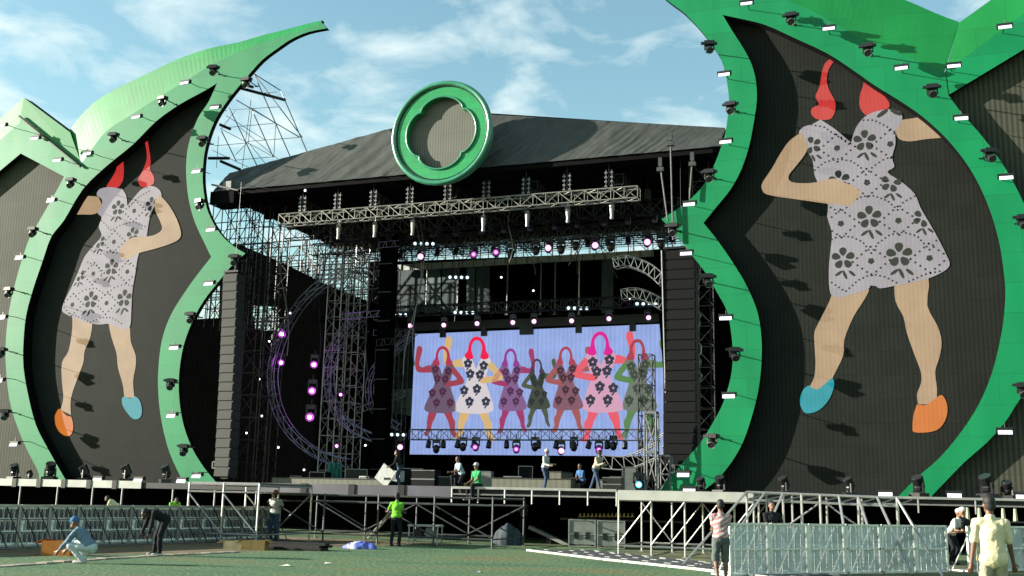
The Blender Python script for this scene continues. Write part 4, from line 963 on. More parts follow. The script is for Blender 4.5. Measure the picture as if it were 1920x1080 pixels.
line_array('long black speaker array hanging beside the right leaf tower', 11.62, 46.75, 12.9, 21, .46, 1.5, .8, PAK, 4)
b = MB(); b.bar((0, 0, 0), (.2, 0, -9.4), .04, ALUD); o = b.build('steel_edge_pole'); o.location = (10.82, 46.7, 12.9); tag(o, 'thin grey pole running down the edge of the right speaker array', 'pole')
# small stacked white-rimmed boxes by the left leaf
for i, (x, y) in enumerate([(428, 832), (424, 848), (426, 863), (424, 878), (408, 872), (425, 891)]):
    p = at(x, y, 44.8); t = empty('small_amplifier', (p.x, 44.8, p.z-.17), 'small pale framed amplifier box beside left leaf tower, %s listed downward' % ORD[i], 'amplifier', 'amplifier boxes stacked beside the left leaf tower')
    b = MB(); b.box((0, 0, .17), (.36, .35, .3), PAK)
    for s in (-1, 1): b.box((s*.17, -.18, .17), (.05, .03, .34), FIXG)
    for zz_ in (.02, .32): b.box((0, -.18, zz_), (.36, .03, .05), FIXG)
    b.build('case', t); b = MB(); b.cyl((0, -.185, .17), (0, -1, 0), .07, .03, BLKM); b.build('dial', t)
# rope bundle / silver cable right of PA
b = MB(); random.seed(11)
CB = mat('silver_cable', (.7, .65, .6), .35, .5)
for k in range(5):
    P = [at(1306+6*math.sin(i*1.3+k*2)+random.uniform(-5, 5), 480+i*14, 47.2) for i in range(18)]; b.path(P, .03, CB if k < 3 else ALUD, 4)
tag(b.build('cable_bundle'), 'tangled silver cable bundle hanging right of the black speaker array', 'cables')
# vertical hoist poles right under the roof
for i, (xa, ya, xb, yb, m, lab) in enumerate([(1257, 262, 1262, 450, DIMM, 'tall grey pole hanging from the roof corner near the right leaf'), (1238, 310, 1252, 415, DIMM, 'slanting grey pole left of the roof corner'), (1298, 300, 1293, 372, DIMM, 'thin pole beside the right leaf rim under the roof')]):
    a = at(xa, ya, 45.8); c = at(xb, yb, 45.8); b = MB(); b.bar((0, 0, 0), c-a, .045, m); b.box((0, 0, -.2), (.3, .2, .18), m); b.box((0, 0, .15), (.16, .16, .4), m); o = b.build('hanging_pole'); o.location = a; tag(o, lab, 'pole')

# ------------------------------------------------------------------ support scaffold of the left leaf against the sky
t = empty('support_scaffold', at(440, 340, 47.5), 'thin raking scaffold behind the left leaf tip against the sky', 'scaffold'); o0 = t.location.copy()
kk, ox, oy = 5.4, 380, 130
B1 = [(520, 45, 790, 215), (520, 45, 1010, 0+690), (790, 215, 1055, 830), (520, 45, 885, 880), (270, 390, 550, 975), (490, 390, 715, 890), (190, 620, 340, 930), (340, 310, 740, 545), (740, 545, 980, 685),
      (490, 390, 980, 690), (240, 470, 640, 720), (380, 590, 770, 915), (180, 600, 450, 740), (450, 740, 690, 870), (300, 410, 770, 380), (240, 590, 740, 545), (120, 775, 450, 745), (450, 730, 980, 690), (330, 920, 720, 885),
      (610, 240, 750, 230), (100, 820, 480, 1000), (490, 310, 400, 1000), (740, 560, 720, 890), (330, 420, 190, 600), (500, 400, 460, 760), (160, 680, 140, 1000), (480, 760, 640, 960), (450, 745, 330, 870)]
b = MB()
for i, (x0, y0, x1, y1) in enumerate(B1): b.bar(at(ox+x0/kk, oy+y0/kk, 48+(i % 3)*.5)-o0, at(ox+x1/kk, oy+y1/kk, 48.3+((i+1) % 3)*.6)-o0, .03 if i < 9 else .017, ALUD, 5)
b.build('tubes', t)
b = MB()
for x0, y0, x1, y1 in [(380, 190, 835, 310), (400, 150, 510, 180), (175, 560, 280, 605), (60, 900, 270, 900), (180, 930, 380, 1015)]: b.bar(at(ox+x0/kk, oy+y0/kk, 47.6)-o0, at(ox+x1/kk, oy+y1/kk, 47.6)-o0, .085, BLKM, 6)
b.build('dark_beam', t)
lattice('close dark scaffold bay between the left leaf rim and the roof corner', 392, 480, 10.5, 18.3, 48.4, 5, 8, .9, BLKM, .03)

# ------------------------------------------------------------------ risers and things on deck
RIS = mat('riser_boards', (.19, .19, .13), .6, stripe=(.32, .25))
def riser(label, px0, px1, pyt, Y, dep=2., m=RIS):
    a = at(px0, pyt, Y); c = at(px1, pyt, Y); b = MB(); b.box(((c.x-a.x)/2, dep/2, (a.z-DECKZ)/2), (c.x-a.x, dep, a.z-DECKZ), m)
    b.box(((c.x-a.x)/2, dep/2, a.z-DECKZ+.02), (c.x-a.x+.06, dep+.06, .04), DECKM); o = b.build('stage_riser'); o.location = (a.x, Y, DECKZ); tag(o, label, 'riser', 'risers on the stage deck')
riser('long low grey-brown slatted riser on the deck left of centre', 510, 720, 896, 45.5)
riser('grey-brown slatted riser on the deck behind the walking men', 922, 1070, 897, 48)
riser('taller stepped riser behind the walking men', 1030, 1052, 885, 49.2)
riser('small slatted riser beside the man in the cream shirt', 1118, 1142, 900, 47.5)
# mint cloth hanging over the curved truss foot
p = at(628, 868, 49.6); b = MB(); vs = []; nx, nz = 14, 10
for i in range(nx+1):
    for j in range(nz+1): vs.append(((i/nx-.5)*.95*(1-.12*j/nz), .12*sin(i*1.7+j*.3), -1.25*j/nz))
b.add(vs, [(i*(nz+1)+j, (i+1)*(nz+1)+j, (i+1)*(nz+1)+j+1, i*(nz+1)+j+1) for i in range(nx) for j in range(nz)], mat('mint_cloth', (.06, .3, .24), .8, noise=(3, .3)))
o = b.build('hanging_cloth'); o.location = p; tag(o, 'mint green cloth hanging from the foot of the large curved truss', 'cloth')
b = MB(); b.box((0, 0, .55), (.95, .5, .5), mat('white_case', (.6, .65, .58), .6, noise=(4, .2))); b.box((0, 0, .14), (.9, .45, .24), PAK); b.box((0, -.26, .55), (.8, .02, .3), FIXG); p = at(737, 890, 46.3)
o = b.build('white_crate'); o.location = (p.x, 46.3, DECKZ+.0); tag(o, 'white crate on the deck beside the man carrying a board', 'crate')
for i, (x, y, sc, c, lab, Y) in enumerate([(1150, 905, .9, BLKM, 'black equipment case left of the right scaffold fascia on deck', 45), (965, 892, 1., BLKM, 'black case on deck left of the walking man in white', 49), (800, 880, 1.4, PAK, 'dark drum shaped case behind the deck riser', 50)]):
    p = at(x, y, Y); b = MB(); b.box((0, 0, .35), (.9, .6, .66), c); b.box((0, -.31, .35), (.92, .02, .05), FIXG); b.box((0, -.31, .66), (.92, .03, .04), FIXG); o = b.build('equipment_case'); o.location = (p.x, Y, DECKZ); o.scale = (sc,)*3; tag(o, lab, 'case')
# truss tower base stack at right
for i in range(3):
    b = MB(); b.truss((0, 0, 0), (0, 0, 1.0), .5, .5, ALUD, 2, .035, .025); p = at(1222+i*26, 900, 45.6+i*.4); o = b.build('truss_block'); o.location = (p.x, 45.6+i*.4, DECKZ); o.scale = (1, 1, (3.4, 1.6, 1.2)[i]); tag(o, ('tall grey truss stub', 'middle grey truss stub', 'short grey truss stub')[i]+' beside the foot of right leaf tower', 'truss')

# ------------------------------------------------------------------ below deck and on the ground
CASE = mat('grey_case', (.27, .29, .26), .5, .1, noise=(3, .2))
def flight_case(x, y, label, w=.95, h=.95):
    p = gnd(x, y); t = empty('flight_case', p, label, 'flight case', 'flight cases under the stage edge'); t.rotation_euler[2] = RD(10)
    b = MB(); b.box((0, 0, h/2+.06), (w, .7, h-.1), CASE); b.build('body', t)
    b = MB()
    for sx in (-1, 1):
        for sz in (.02, h): b.bar((sx*w/2, -.36, sz+.02), (sx*w/2, .36, sz+.02), .025, ALU, 4)
        b.bar((sx*w/2, -.36, .04), (sx*w/2, -.36, h+.02), .028, ALU, 4)
    for sz in (.04, h/2, h+.02): b.bar((-w/2, -.36, sz), (w/2, -.36, sz), .022, ALU, 4)
    b.build('edging', t)
    b = MB()
    for s in (-1, 1): b.box((s*w*.22, -.37, h*.45), (.16, .03, .24), BLKM)
    b.build('handle', t)
    b = MB()
    for sx in (-1, 1):
        for sy in (-1, 1): b.sphere((sx*w*.38, sy*.25, .04), .045, BLKM, 8, 5)
    b.build('castor', t)
flight_case(1093, 1026, 'grey flight case with two dark handles under the stage edge')
flight_case(1147, 1029, 'grey flight case half hidden beside the right scaffold deck')
p = gnd(797, 1021); t = empty('work_table', p, 'small white metal table frame beside the man in lime green', 'table'); t.rotation_euler[2] = .1
b = MB(); b.box((0, 0, .66), (1.15, .6, .06), TEDGE); b.build('table_top', t)
for sx in (-1, 1):
    for sy in (-1, 1): b = MB(); b.bar((sx*.53, sy*.26, 0), (sx*.53, sy*.26, .64), .03, TEDGE); b.build('leg', t)
b = MB(); b.box((0, 0, .2), (1.08, .5, .04), TEDGE); b.box((.2, 0, .42), (.3, .3, .36), CASE); b.box((-.25, 0, .38), (.3, .3, .3), BLKM); b.build('shelf', t)
def open_box(x, y, c, label, w=.6, h=.42, cat='box', rz=.3, nm='cardboard_box'):
    p = gnd(x, y); t = empty(nm, p, label, cat); t.rotation_euler[2] = rz; m = mat('box_%s' % nm+str(x), c, .8, noise=(5, .2))
    b = MB(); b.box((0, 0, .01), (w, w*.7, .02), m)
    for s in (-1, 1): b.box((s*(w/2-.01), 0, h/2), (.018, w*.7, h), m); b.box((0, s*(w*.35-.01), h/2), (w-.04, .018, h), m)
    b.build('walls', t); b = MB()
    for s in (-1, 1): b.box((s*(w/2+.1), 0, h-.02), (.22, w*.66, .012), m, Matrix.Rotation(s*.5, 3, 'Y'))
    b.build('flap', t)
open_box(112, 1041, (.75, .25, .02), 'orange box on the dirt beside the crouching man', .75, .36)
open_box(452, 1030, (.6, .5, .28), 'low tan carton lying beside the left scaffold platform', .9, .25)
open_box(478, 1031, (.45, .3, .1), 'brown carton right of the low tan carton', .7, .28)
b = MB(); 
for i in range(5): b.box((random.uniform(-.1, .1), i*.12-.2, .05+.07*(i % 3)), (2.6, .3, .07), BLKM, Matrix.Rotation(random.uniform(-.08, .08), 3, 'Z'))
o = b.build('board_pile'); o.location = gnd(535, 1030); tag(o, 'pile of dark boards on the ground before the dim scaffold frame', 'boards')
def heap(name, m, rx, ry, h, seed):
    "a sheet thrown over a pile: grid dome with creases"
    rn = random.Random(seed); ph = [rn.uniform(0, 6) for _ in range(6)]; b = MB(); n, k = 48, 14; vs = []
    for j in range(k+1):
        v = j/k
        for i in range(n):
            a = 2*pi*i/n; cr_ = 1+.10*sin(5*a+ph[0]+v*2)+.06*sin(11*a+ph[1]-v*3)*(v)+.05*sin(3*a+ph[2])
            r_ = (math.sin(v*pi/2)**.7)*cr_+.0; vs.append((rx*r_*cos(a), ry*r_*sin(a), h*(1-v**2.2)*(1+.12*sin(2*a+ph[3]))+.02*sin(9*a+v*8)))
    b.add(vs, [(j*n+i, (j+1)*n+i, (j+1)*n+(i+1) % n, j*n+(i+1) % n) for j in range(k) for i in range(n)], m)
    o = b.build(name, None, True); return o
# tarp bundle blue and white
m1 = mat('blue_tarp', (.10, .15, .6), .6, noise=(3, .3)); m2 = mat('white_tarp', (.8, .85, .9), .6)
o = heap('tarp_bundle', m1, .55, .28, .2, 3); o.data.materials.append(m2)
for q_ in o.data.polygons:
    if -.28 < q_.center.x < -.12 or (-.38 < q_.center.x < -.33): q_.material_index = 1
o.location = gnd(676, 1029); tag(o, 'blue and white tarpaulin bundle on the turf before the scaffold', 'bundle')
o = heap('covered_stack', mat('blue_grey_sack', (.025, .045, .06), .8, noise=(4, .6)), .55, .4, .7, 8); o.location = gnd(952, 1022); tag(o, 'blue grey covered sack heap in the dark below the stage', 'sack')
b = MB(); b.box((0, 0, .3), (1.7, .4, .12), CASE, Matrix.Rotation(.38, 3, 'Y')); b.box((0, 0, .12), (.2, .2, .24), BLKM); o = b.build('tilted_ramp'); o.location = gnd(1030, 1020); tag(o, 'dark tilted loading ramp under the stage edge', 'ramp')
# bottles/cones row at the back beneath the deck right
BOT = mat('amber_cups', (.75, .55, .2), .4, emit=(.5, .35, .1), es=.0)
for i in range(14):
    x = 1088+i*7.5; p = at(x, 963, 40.8); t = empty('marker_cone', (p.x, 40.8, p.z-.12), 'small amber marker on the beam under the stage, %s from the left' % ORD[i], 'marker', 'amber markers below the stage edge')
    b = MB(); b.bar((0, 0, 0), (0, 0, .14), .06, BOT, 8, .02); b.build('cone', t); b = MB(); b.box((0, 0, 0), (.13, .13, .02), BOT); b.build('base', t)
p = at(1080, 968, 40.8); b = MB(); b.box((2.0, 0, -.05), (4.8, .3, .08), BLKM); o = b.build('marker_shelf'); o.location = (p.x-.2, 40.8, p.z-.06); tag(o, 'dark beam carrying the row of amber markers', 'beam')
b = MB()
for i in range(12): b.bar((i*.34, 0, 0), (i*.34, 0, .38), .07, mat('pale_bottle', (.6, .6, .35), .3), 8, .04)
b.box((1.9, 0, -.03), (4.4, .3, .05), BLKM)
p = at(1815, 975, 37); o = b.build('bottle_shelf'); o.location = p; tag(o, 'row of pale bottles on a shelf behind the man in yellow', 'bottles')

# ------------------------------------------------------------------ crowd barriers
PERF = mat('barrier_plate', (1.5, 1.62, 1.5), .5, 0, noise=(14, .5, (1.6, 1, .5)), bump=.5)
def barrier_left_proto(w):
    t = empty('crowd_barrier', (0, 0, 0), None, 'barrier')
    b = MB(); b.box((w/2, 0, 1.16), (w-.02, .1, .07), ALU); b.box((w/2, 0, .06), (w-.02, .1, .05), ALU)
    for x in (.03, w-.03): b.box((x, 0, .6), (.05, .06, 1.12), ALU)
    b.build('frame', t)
    b = MB()                                        # plate with three rows of raised slots
    b.box((w/2, .03, .6), (w-.08, .012, 1.06), PERF)
    n = 5
    for r in range(3):
        for k in range(n):
            x = .08+(w-.16)*(k+.5*(r % 2)+.3)/n
            if x < w-.08: b.box((x, -.0, .27+r*.34), (.035, .05, .26), ALU, Matrix.Rotation(RD(8), 3, 'Y')); b.box((x+.09, .0, .27+r*.34), (.07, .03, .24), ALUD, Matrix.Rotation(RD(25), 3, 'Z'))
    for zz_ in (.42, .78): b.box((w/2, -.01, zz_), (w-.08, .03, .03), ALUD)
    b.build('perforated_sheet', t)
    b = MB(); b.bar((.04, -.02, 1.12), (.3, -.55, .04), .018, BLKM); b.build('brace', t)
    b = MB(); b.bar((w*.55, -.02, 1.12), (w*.55+.26, -.55, .04), .018, BLKM); b.build('brace', t)
    b = MB(); b.box((w/2, -.3, .02), (w-.04, .6, .025), ALUD); b.build('foot_plate', t)
    return t
bl0 = V((-3.7, 19.4, 0)); bl1 = V((-1.15, 35.2, 0)); d = bl1-bl0; n = 16; w = d.length/n
P0 = barrier_left_proto(w)
for i in range(n):
    t = P0 if i == 0 else copy_tree(P0); t.location = bl0+d*(i/n); t.rotation_euler[2] = math.atan2(d.y, d.x)+0
    t['label'] = 'silver slotted crowd barrier in the left line, %s from its far end' % ORD[n-1-i]; t['group'] = 'slotted crowd barriers in the left line'
MESH = mat('barrier_mesh', (.8, .92, .93), .45, .2, noise=(.9, .2), alpha=(.5, .72))
def barrier_right_proto(w):
    t = empty('mesh_barrier', (0, 0, 0), None, 'barrier')
    b = MB()
    for z in (.04, .62, 1.2): b.box((w/2, 0, z), (w-.03, .05, .045), STEEL)
    for x in (.03, w-.03): b.box((x, 0, .62), (.06, .05, 1.2), STEEL)
    b.build('frame', t)
    b = MB(); b.box((w/2, .02, .62), (w-.08, .004, 1.14), MESH)
    b.build('mesh_sheet', t)
    b = MB()
    for k in range(1, 6): b.bar((w*k/6, .03, .06), (w*k/6, .03, 1.18), .009, STEEL, 4)
    for z in (.25, .43, .8, 1.0): b.bar((.05, .035, z), (w-.05, .035, z), .009, STEEL, 4)
    b.build('rods', t)
    for x in (.25, w-.3): b = MB(); b.bar((x, .03, 1.15), (x+.05, .75, .03), .022, STEEL); b.build('brace', t)
    b = MB(); b.box((w/2, .35, .02), (w-.06, .7, .03), STEEL); b.build('foot_plate', t)
    return t
PR = [gnd(1368, 1081), gnd(1810, 1073), gnd(2010, 1066)]
def px_of(P):
    v = V(P)-CAM; return 960+FPX*v.dot(r_cam)/v.dot(cF)
gap = False
Q0 = None; s_ = 0; i = 0; w = 1.22
d = (PR[1]-PR[0]); LL = d.length; d.normalize(); ang = math.atan2(d.y, d.x)
while s_ < LL+6:
    if px_of(PR[0]+d*(s_+w*.6)) > 1805 and px_of(PR[0]+d*(s_)) < 1838 and not gap: gap = True; s_ += .75; continue
    t = Q0 or barrier_right_proto(w)
    if Q0 is None: Q0 = t
    else: t = copy_tree(Q0)
    p = PR[0]+d*s_; t.location = p; t.rotation_euler[2] = ang+random.uniform(-.02, .02)
    t['label'] = 'blue-grey mesh crowd barrier in the right line, %s from its left end' % ORD[i]; t['group'] = 'mesh crowd barriers in the right line'
    s_ += w+.03; i += 1

# ------------------------------------------------------------------ people
def skinmat(n, c): return mat('skin_'+n, c, .55, noise=(8, .08))
SK1 = skinmat('brown', (.22, .10, .055)); SK2 = skinmat('dark', (.10, .045, .028)); SK3 = skinmat('tan', (.36, .19, .11))
HAIR = mat('black_hair', (.012, .01, .009), .7)
def cloth(n, c, amt=.12): return mat('cloth_'+n, c, .85, spec=.2, noise=(7, amt), bump=.35)
FOLD = bpy.data.textures.new('fold', 'CLOUDS'); FOLD.noise_scale = .14; FOLD.noise_depth = 2
def blob(name, prims, m, vox, parent):
    b = MB()
    for p in prims:
        if p[0] == 'e': b.sphere(p[1], p[2], m, 28, 16, p[3] if len(p) > 3 else None)
        else:
            _, a, c, r1, r2 = p; b.sphere(a, r1, m, 14, 8); b.sphere(c, r2, m, 14, 8); b.bar(a, c, r1, m, 14, r2)
    o = b.build(name)
    md = o.modifiers.new('r', 'REMESH'); md.mode = 'VOXEL'; md.voxel_size = vox
    sm = o.modifiers.new('s', 'SMOOTH'); sm.factor = .5; sm.iterations = 6
    if name in ('shirt', 'trousers', 'shorts'):
        dp = o.modifiers.new('d', 'DISPLACE'); dp.texture = FOLD; dp.strength = .035; dp.mid_level = .42; dp.texture_coords = 'LOCAL'
    dg = bpy.context.evaluated_depsgraph_get(); me = bpy.data.meshes.new_from_object(o.evaluated_get(dg)); o.modifiers.clear()
    old = o.data; o.data = me; bpy.data.meshes.remove(old); me.name = name
    if not me.materials: me.materials.append(m)
    me.polygons.foreach_set('use_smooth', [True]*len(me.polygons)); o.parent = parent; return o
def ik(a, c, l1, l2, pole):
    a = V(a); c = V(c); d = c-a; L_ = d.length
    if L_ > (l1+l2)*.999: c = a+d*((l1+l2)*.999/L_); d = c-a; L_ = d.length
    x = (l1*l1-l2*l2+L_*L_)/(2*L_); h = math.sqrt(max(0, l1*l1-x*x)); n = d.normalized(); p = V(pole); p = (p-n*p.dot(n)).normalized()
    return a+n*x+p*h, c
def person(label, loc, rz, shirt, pants, skin=SK1, pel=(0, 0, .93), neck=(0, 0, 1.47), head=(0, -.02, .17), look=(0, -1, 0), hands=((-.27, -.03, .76), (.27, -.03, .76)),
           feet=((-.1, 0, 0), (.1, 0, 0)), epole=(0, 1, -.2), kpole=(0, -1, 0), shorts=False, hair=HAIR, vox=.013, sc=1., stripes=None, hat=None, fat=1., shoes=None, sleeve=.62, group=None, hem=0):
    t = empty('person', loc, label, 'person'); t.rotation_euler[2] = rz; t.scale = (sc,)*3
    pel = V(pel); neck = V(neck); u = (neck-pel).normalized(); r = V((1, 0, 0)); f = u.cross(r).normalized()*1; f = -f if f.y > 0 and u.z > .3 else f
    r = f.cross(u)*-1; r = V((1, 0, 0)) if abs(r.x) < .5 else r*(1 if r.x > 0 else -1)
    R = Matrix((r, u.cross(r), u)).transposed()
    ln = (neck-pel).length; hd = neck+V(head); lk = V(look).normalized()
    sh = [neck-u*.06+r*(s*.185*fat) for s in (-1, 1)]; hp = [pel+r*(s*.095) for s in (-1, 1)]
    el = []; hn = []
    for i in (0, 1):
        e, h = ik(sh[i], hands[i], .29, .26, epole if not isinstance(epole[0], tuple) else epole[i]); el.append(e); hn.append(h)
    kn = []; an = []
    for i in (0, 1):
        k, a = ik(hp[i], V(feet[i])+V((0, .03, .09)), .44, .43, V(kpole if not isinstance(kpole[0], tuple) else kpole[i])+r*((i*2-1)*.15)); kn.append(k); an.append(a)
    def torso(g=0.):
        return [('e', pel+u*.02, (.165*fat+g, .115*fat+g, .13+g), R), ('e', pel+u*ln*.33, (.145*fat+g, .105*fat+g, .16+g), R), ('e', pel+u*ln*.68, (.17*fat+g, .11*fat+g, .17+g), R),
                ('c', neck-u*.07-r*.13*fat, neck-u*.07+r*.13*fat, .065+g, .065+g), ('c', neck-u*.1, neck-u*.01, .075+g, .06+g)]
    P = torso()+[('c', neck-u*.04, hd-V((0, 0, .03)), .055, .05), ('e', hd+V((0, 0, .03)), (.077, .095, .11)), ('e', hd+lk*.03+V((0, 0, -.05)), (.055, .062, .06)),
                 ('e', hd+lk*.098, (.014, .02, .022)), ('e', hd+lk*.088-V((0, 0, .045)), (.024, .012, .008))]
    side = lk.cross(V((0, 0, 1))).normalized()
    for s in (-1, 1): P.append(('e', hd+side*s*.078, (.015, .02, .03)))
    for i in (0, 1):
        P += [('c', sh[i], el[i], .05, .04), ('c', el[i], hn[i], .04, .026)]
        d = (hn[i]-el[i]).normalized(); a = d.cross(f if abs(d.dot(f)) < .9 else r).normalized(); pm = hn[i]+d*.05
        c_ = (-f*.4 if i else -f*.4)
        P.append(('c', hn[i], hn[i]+d*.075, .027, .03))
        for j, (o_, l_) in enumerate(((-.03, .065), (-.01, .078), (.011, .074), (.03, .058))):
            b0 = hn[i]+d*.08+a*o_; b1 = b0+d*l_*.55+a*o_*.1; b2 = b1+(d*.75+f*.5).normalized()*l_*.45
            P += [('c', b0, b1, .0105, .0095), ('c', b1, b2, .0095, .008)]
        P += [('c', hn[i]+d*.02+a*.02, hn[i]+d*.06+a*.058+f*.02, .013, .011), ('c', hn[i]+d*.06+a*.058+f*.02, hn[i]+d*.095+a*.062+f*.03, .011, .009)]
        P += [('c', hp[i], kn[i], .078*fat, .055), ('c', kn[i], kn[i].lerp(an[i], .4)+V((0, .01, 0)), .055, .054), ('c', kn[i].lerp(an[i], .4), an[i], .05, .036), ('c', an[i], V(feet[i])+V((0, -.12, .04)), .04, .03)]
    blob('body', P, skin, vox, t)
    # clothes
    g = .016
    Q = torso(g)[1:]+[('e', pel+u*(.07-hem), (.172*fat+g+hem*.22, .125*fat+g+hem*.25, .12+hem*.4), R)]
    if hem: Q += [('e', pel+u*.16, (.178*fat, .135*fat, .27), R), ('e', pel+u*.3, (.182*fat, .13*fat, .25), R)]
    for i in (0, 1): Q.append(('c', sh[i], sh[i].lerp(el[i], sleeve) if sleeve <= 1 else el[i], .062, .058))
    if sleeve > 1:
        for i in (0, 1): Q.append(('c', el[i], el[i].lerp(hn[i], .9), .055, .04))
    s_ob = blob('shirt', Q, shirt, vox, t)
    if stripes:
        s_ob.data.materials.append(stripes)
        for pl_ in s_ob.data.polygons:
            if (pl_.center.dot(V((.45, .2, .87)))*11) % 1 < .5: pl_.material_index = 1
    Q = [('e', pel, (.168*fat+.012, .12*fat+.012, .13), R)]
    for i in (0, 1):
        if shorts: Q.append(('c', hp[i], hp[i].lerp(kn[i], 1.05), .098*fat, .085))
        else: Q += [('c', hp[i], kn[i], .096*fat, .07), ('c', kn[i], an[i]+V((0, 0, .0)), .07, .055)]
    blob('shorts' if shorts else 'trousers', Q, pants, vox, t)
    sm_ = shoes or FIX
    for i in (0, 1):
        fo = V(feet[i]); blob('shoe', [('c', fo+V((0, .05, .045)), fo+V((0, -.14, .035)), .048, .038), ('e', fo+V((0, -.04, .02)), (.045, .14, .02))], sm_, .012, t)
    if hat: blob('hat', [('e', hd+V((0, 0, .075)), (.092, .108, .085)), ('e', hd+lk*.06+V((0, 0, .05)), (.09, .09, .012))], hat, .01, t)
    else: blob('hair', [('e', hd+V((0, 0, .06))-lk*.018, (.085, .1, .095)), ('e', hd-lk*.05+V((0, 0, .01)), (.075, .06, .085))], hair, .01, t)
    b = MB()
    for s in (-1, 1): b.sphere(hd+lk*.088+side*s*.032+V((0, 0, .02)), .011, HAIR, 8, 5)
    b.build('eyes', t)
    return t
def stage_pt(px, Y): p = at(px, 915, Y); return (p.x, Y, DECKZ)
WHT = cloth('white', (.72, .73, .7)); JEAN = cloth('jeans', (.06, .10, .17)); DRK = cloth('dark', (.015, .017, .022)); LIME = cloth('lime', (.25, .75, .06)); GRN = cloth('green', (.05, .42, .14))
CRM = cloth('cream', (.62, .56, .42)); YEL = cloth('yellow', (1.05, .94, .6)); PINK = cloth('pink', (.75, .3, .3)); BEI = cloth('beige', (.62, .56, .38)); LBL_ = cloth('pale_blue', (.45, .6, .68)); BLU = cloth('blue', (.07, .2, .42)); GRY = cloth('grey', (.16, .18, .18))
# near right man in yellow, seen from behind
a = gnd(1858, 1200); dv = ray(1858, 1000); tt = 15.2/ dv.dot(cF); yp = CAM+dv*tt
person('man in yellow shirt seen from behind at the right edge', (yp.x, yp.y, 0), RD(180+8), YEL, BEI, SK1, neck=(0, 0, 1.49), hands=((-.3, -.12, .84), (.3, .05, .8)), look=(.2, -1, 0), feet=((-.13, -.1, 0), (.13, .12, 0)), vox=.009, fat=1.0, sc=1.03, sleeve=.85, hem=.05, hair=HAIR)
g_ = gnd(1353, 1092)
person('man in pink and white striped shirt and shorts standing with his back turned', (g_.x, g_.y, 0), RD(200), PINK, GRY, SK1, stripes=WHT, hands=((-.1, -.3, 1.1), (.14, -.32, 1.12)), shorts=True, vox=.01, feet=((-.09, 0, 0), (.1, .06, 0)), sc=.98)
p = at(1447, 985, 30.2)
person('man in black shirt standing behind the right barriers facing out', (p.x, 30.2, 0), RD(25), DRK, DRK, SK3, hands=((-.15, -.34, 1.15), (.4, -.2, 1.1)), sc=.99)
p = at(1783, 985, 36)
person('worker in white hard hat leaning over behind the right barriers', (p.x, 36, 0), RD(60), WHT, DRK, SK3, pel=(0, .05, .9), neck=(0, -.25, 1.36), hands=((-.2, -.5, 1.0), (.2, -.5, 1.0)), hat=WHT)
p = at(1822, 1010, 33.2)
person('worker in black top and jeans behind the right barriers', (p.x, 33.2, 0), RD(-100), DRK, JEAN, SK3, pel=(0, .05, .92), neck=(0, -.18, 1.4), hands=((-.2, -.45, 1.0), (.2, -.45, 1.0)), hat=WHT)
g_ = gnd(150, 1056)
person('man in pale shirt crouching on the dirt at the left', (g_.x, g_.y, 0), RD(-75), cloth('slate', (.22, .33, .45)), cloth('pale_trousers', (.75, .85, .85)), SK1, pel=(0, .22, .34), neck=(0, -.12, .76), head=(0, -.1, .13), hands=((-.18, -.5, .2), (.18, -.5, .2)), feet=((-.13, 0, 0), (.13, .06, 0)), kpole=(0, -1, 1), look=(0, -.8, -.5), shoes=WHT, hat=BLU, sleeve=1.2, fat=1.05)
g_ = gnd(290, 1042)
person('man in black bending down to the ground before the left barriers', (g_.x, g_.y, 0), RD(-35), DRK, DRK, SK2, pel=(0, .2, .93), neck=(0, -.22, 1.12), head=(0, -.13, -.08), hands=((-.16, -.38, .42), (.16, -.3, .3)), feet=((-.14, 0, 0), (.16, .04, 0)), look=(0, -.5, -.85), shoes=WHT, sleeve=1.2)
g_ = gnd(512, 1014)
person('man in white shirt and jeans standing at the left scaffold', (g_.x, g_.y, 0), RD(10), WHT, JEAN, SK2, hands=((-.15, -.25, 1.3), (.25, -.1, 1.2)), sc=1.0, hat=PINK)
g_ = gnd(741, 1024)
person('man in lime green shirt with his back turned under the deck', (g_.x, g_.y, 0), RD(190), LIME, DRK, SK2, hands=((-.2, -.3, 1.1), (.42, -.2, 1.15)), feet=((-.13, 0, 0), (.16, -.08, 0)), epole=(.2, .5, -1))
p = at(325, 946, 38)
person('worker in lime green shirt stooping behind the left barriers', (p.x, 38, 0), RD(60), LIME, DRK, SK2, pel=(0, .2, .9), neck=(0, -.2, 1.2), head=(0, -.12, .06), hands=((-.2, -.5, .8), (.2, -.5, .8)))
p = at(214, 946, 40)
person('worker in yellow stooping in the dark behind the left barriers', (p.x, 40, 0), RD(-60), YEL, DRK, SK2, pel=(0, .2, .9), neck=(0, -.2, 1.2), head=(0, -.12, .06), hands=((-.2, -.5, .8), (.2, -.5, .8)))
p = at(889, 915, 37.9)
person('man in green shirt seated on the deck edge right of centre', (p.x, 38.15, DECKZ-.83), RD(-30), GRN, DRK, SK3, pel=(0, .1, .93), neck=(0, -.02, 1.45), hands=((-.22, -.3, .98), (.2, -.35, .98)), feet=((-.12, -.35, .35), (.12, -.32, .38)), kpole=(0, -1, .6), hat=WHT, shoes=WHT)
person('man in white shirt and grey trousers walking on deck left of the cream one', stage_pt(1021, 44.2), RD(80), WHT, JEAN, SK3, neck=(0, -.06, 1.45), hands=((-.2, -.35, 1.05), (.2, -.3, 1.1)), feet=((-.1, -.08, 0), (.1, .1, 0)), hat=WHT, sleeve=1.2)
person('man in cream shirt and jeans stepping along the deck', stage_pt(1117, 44.0), RD(75), CRM, JEAN, SK2, neck=(0, -.16, 1.42), hands=((-.15, -.45, 1.15), (.15, -.45, 1.1)), feet=((-.1, -.3, 0), (.1, .3, 0)), sleeve=1.2, fat=1.1)
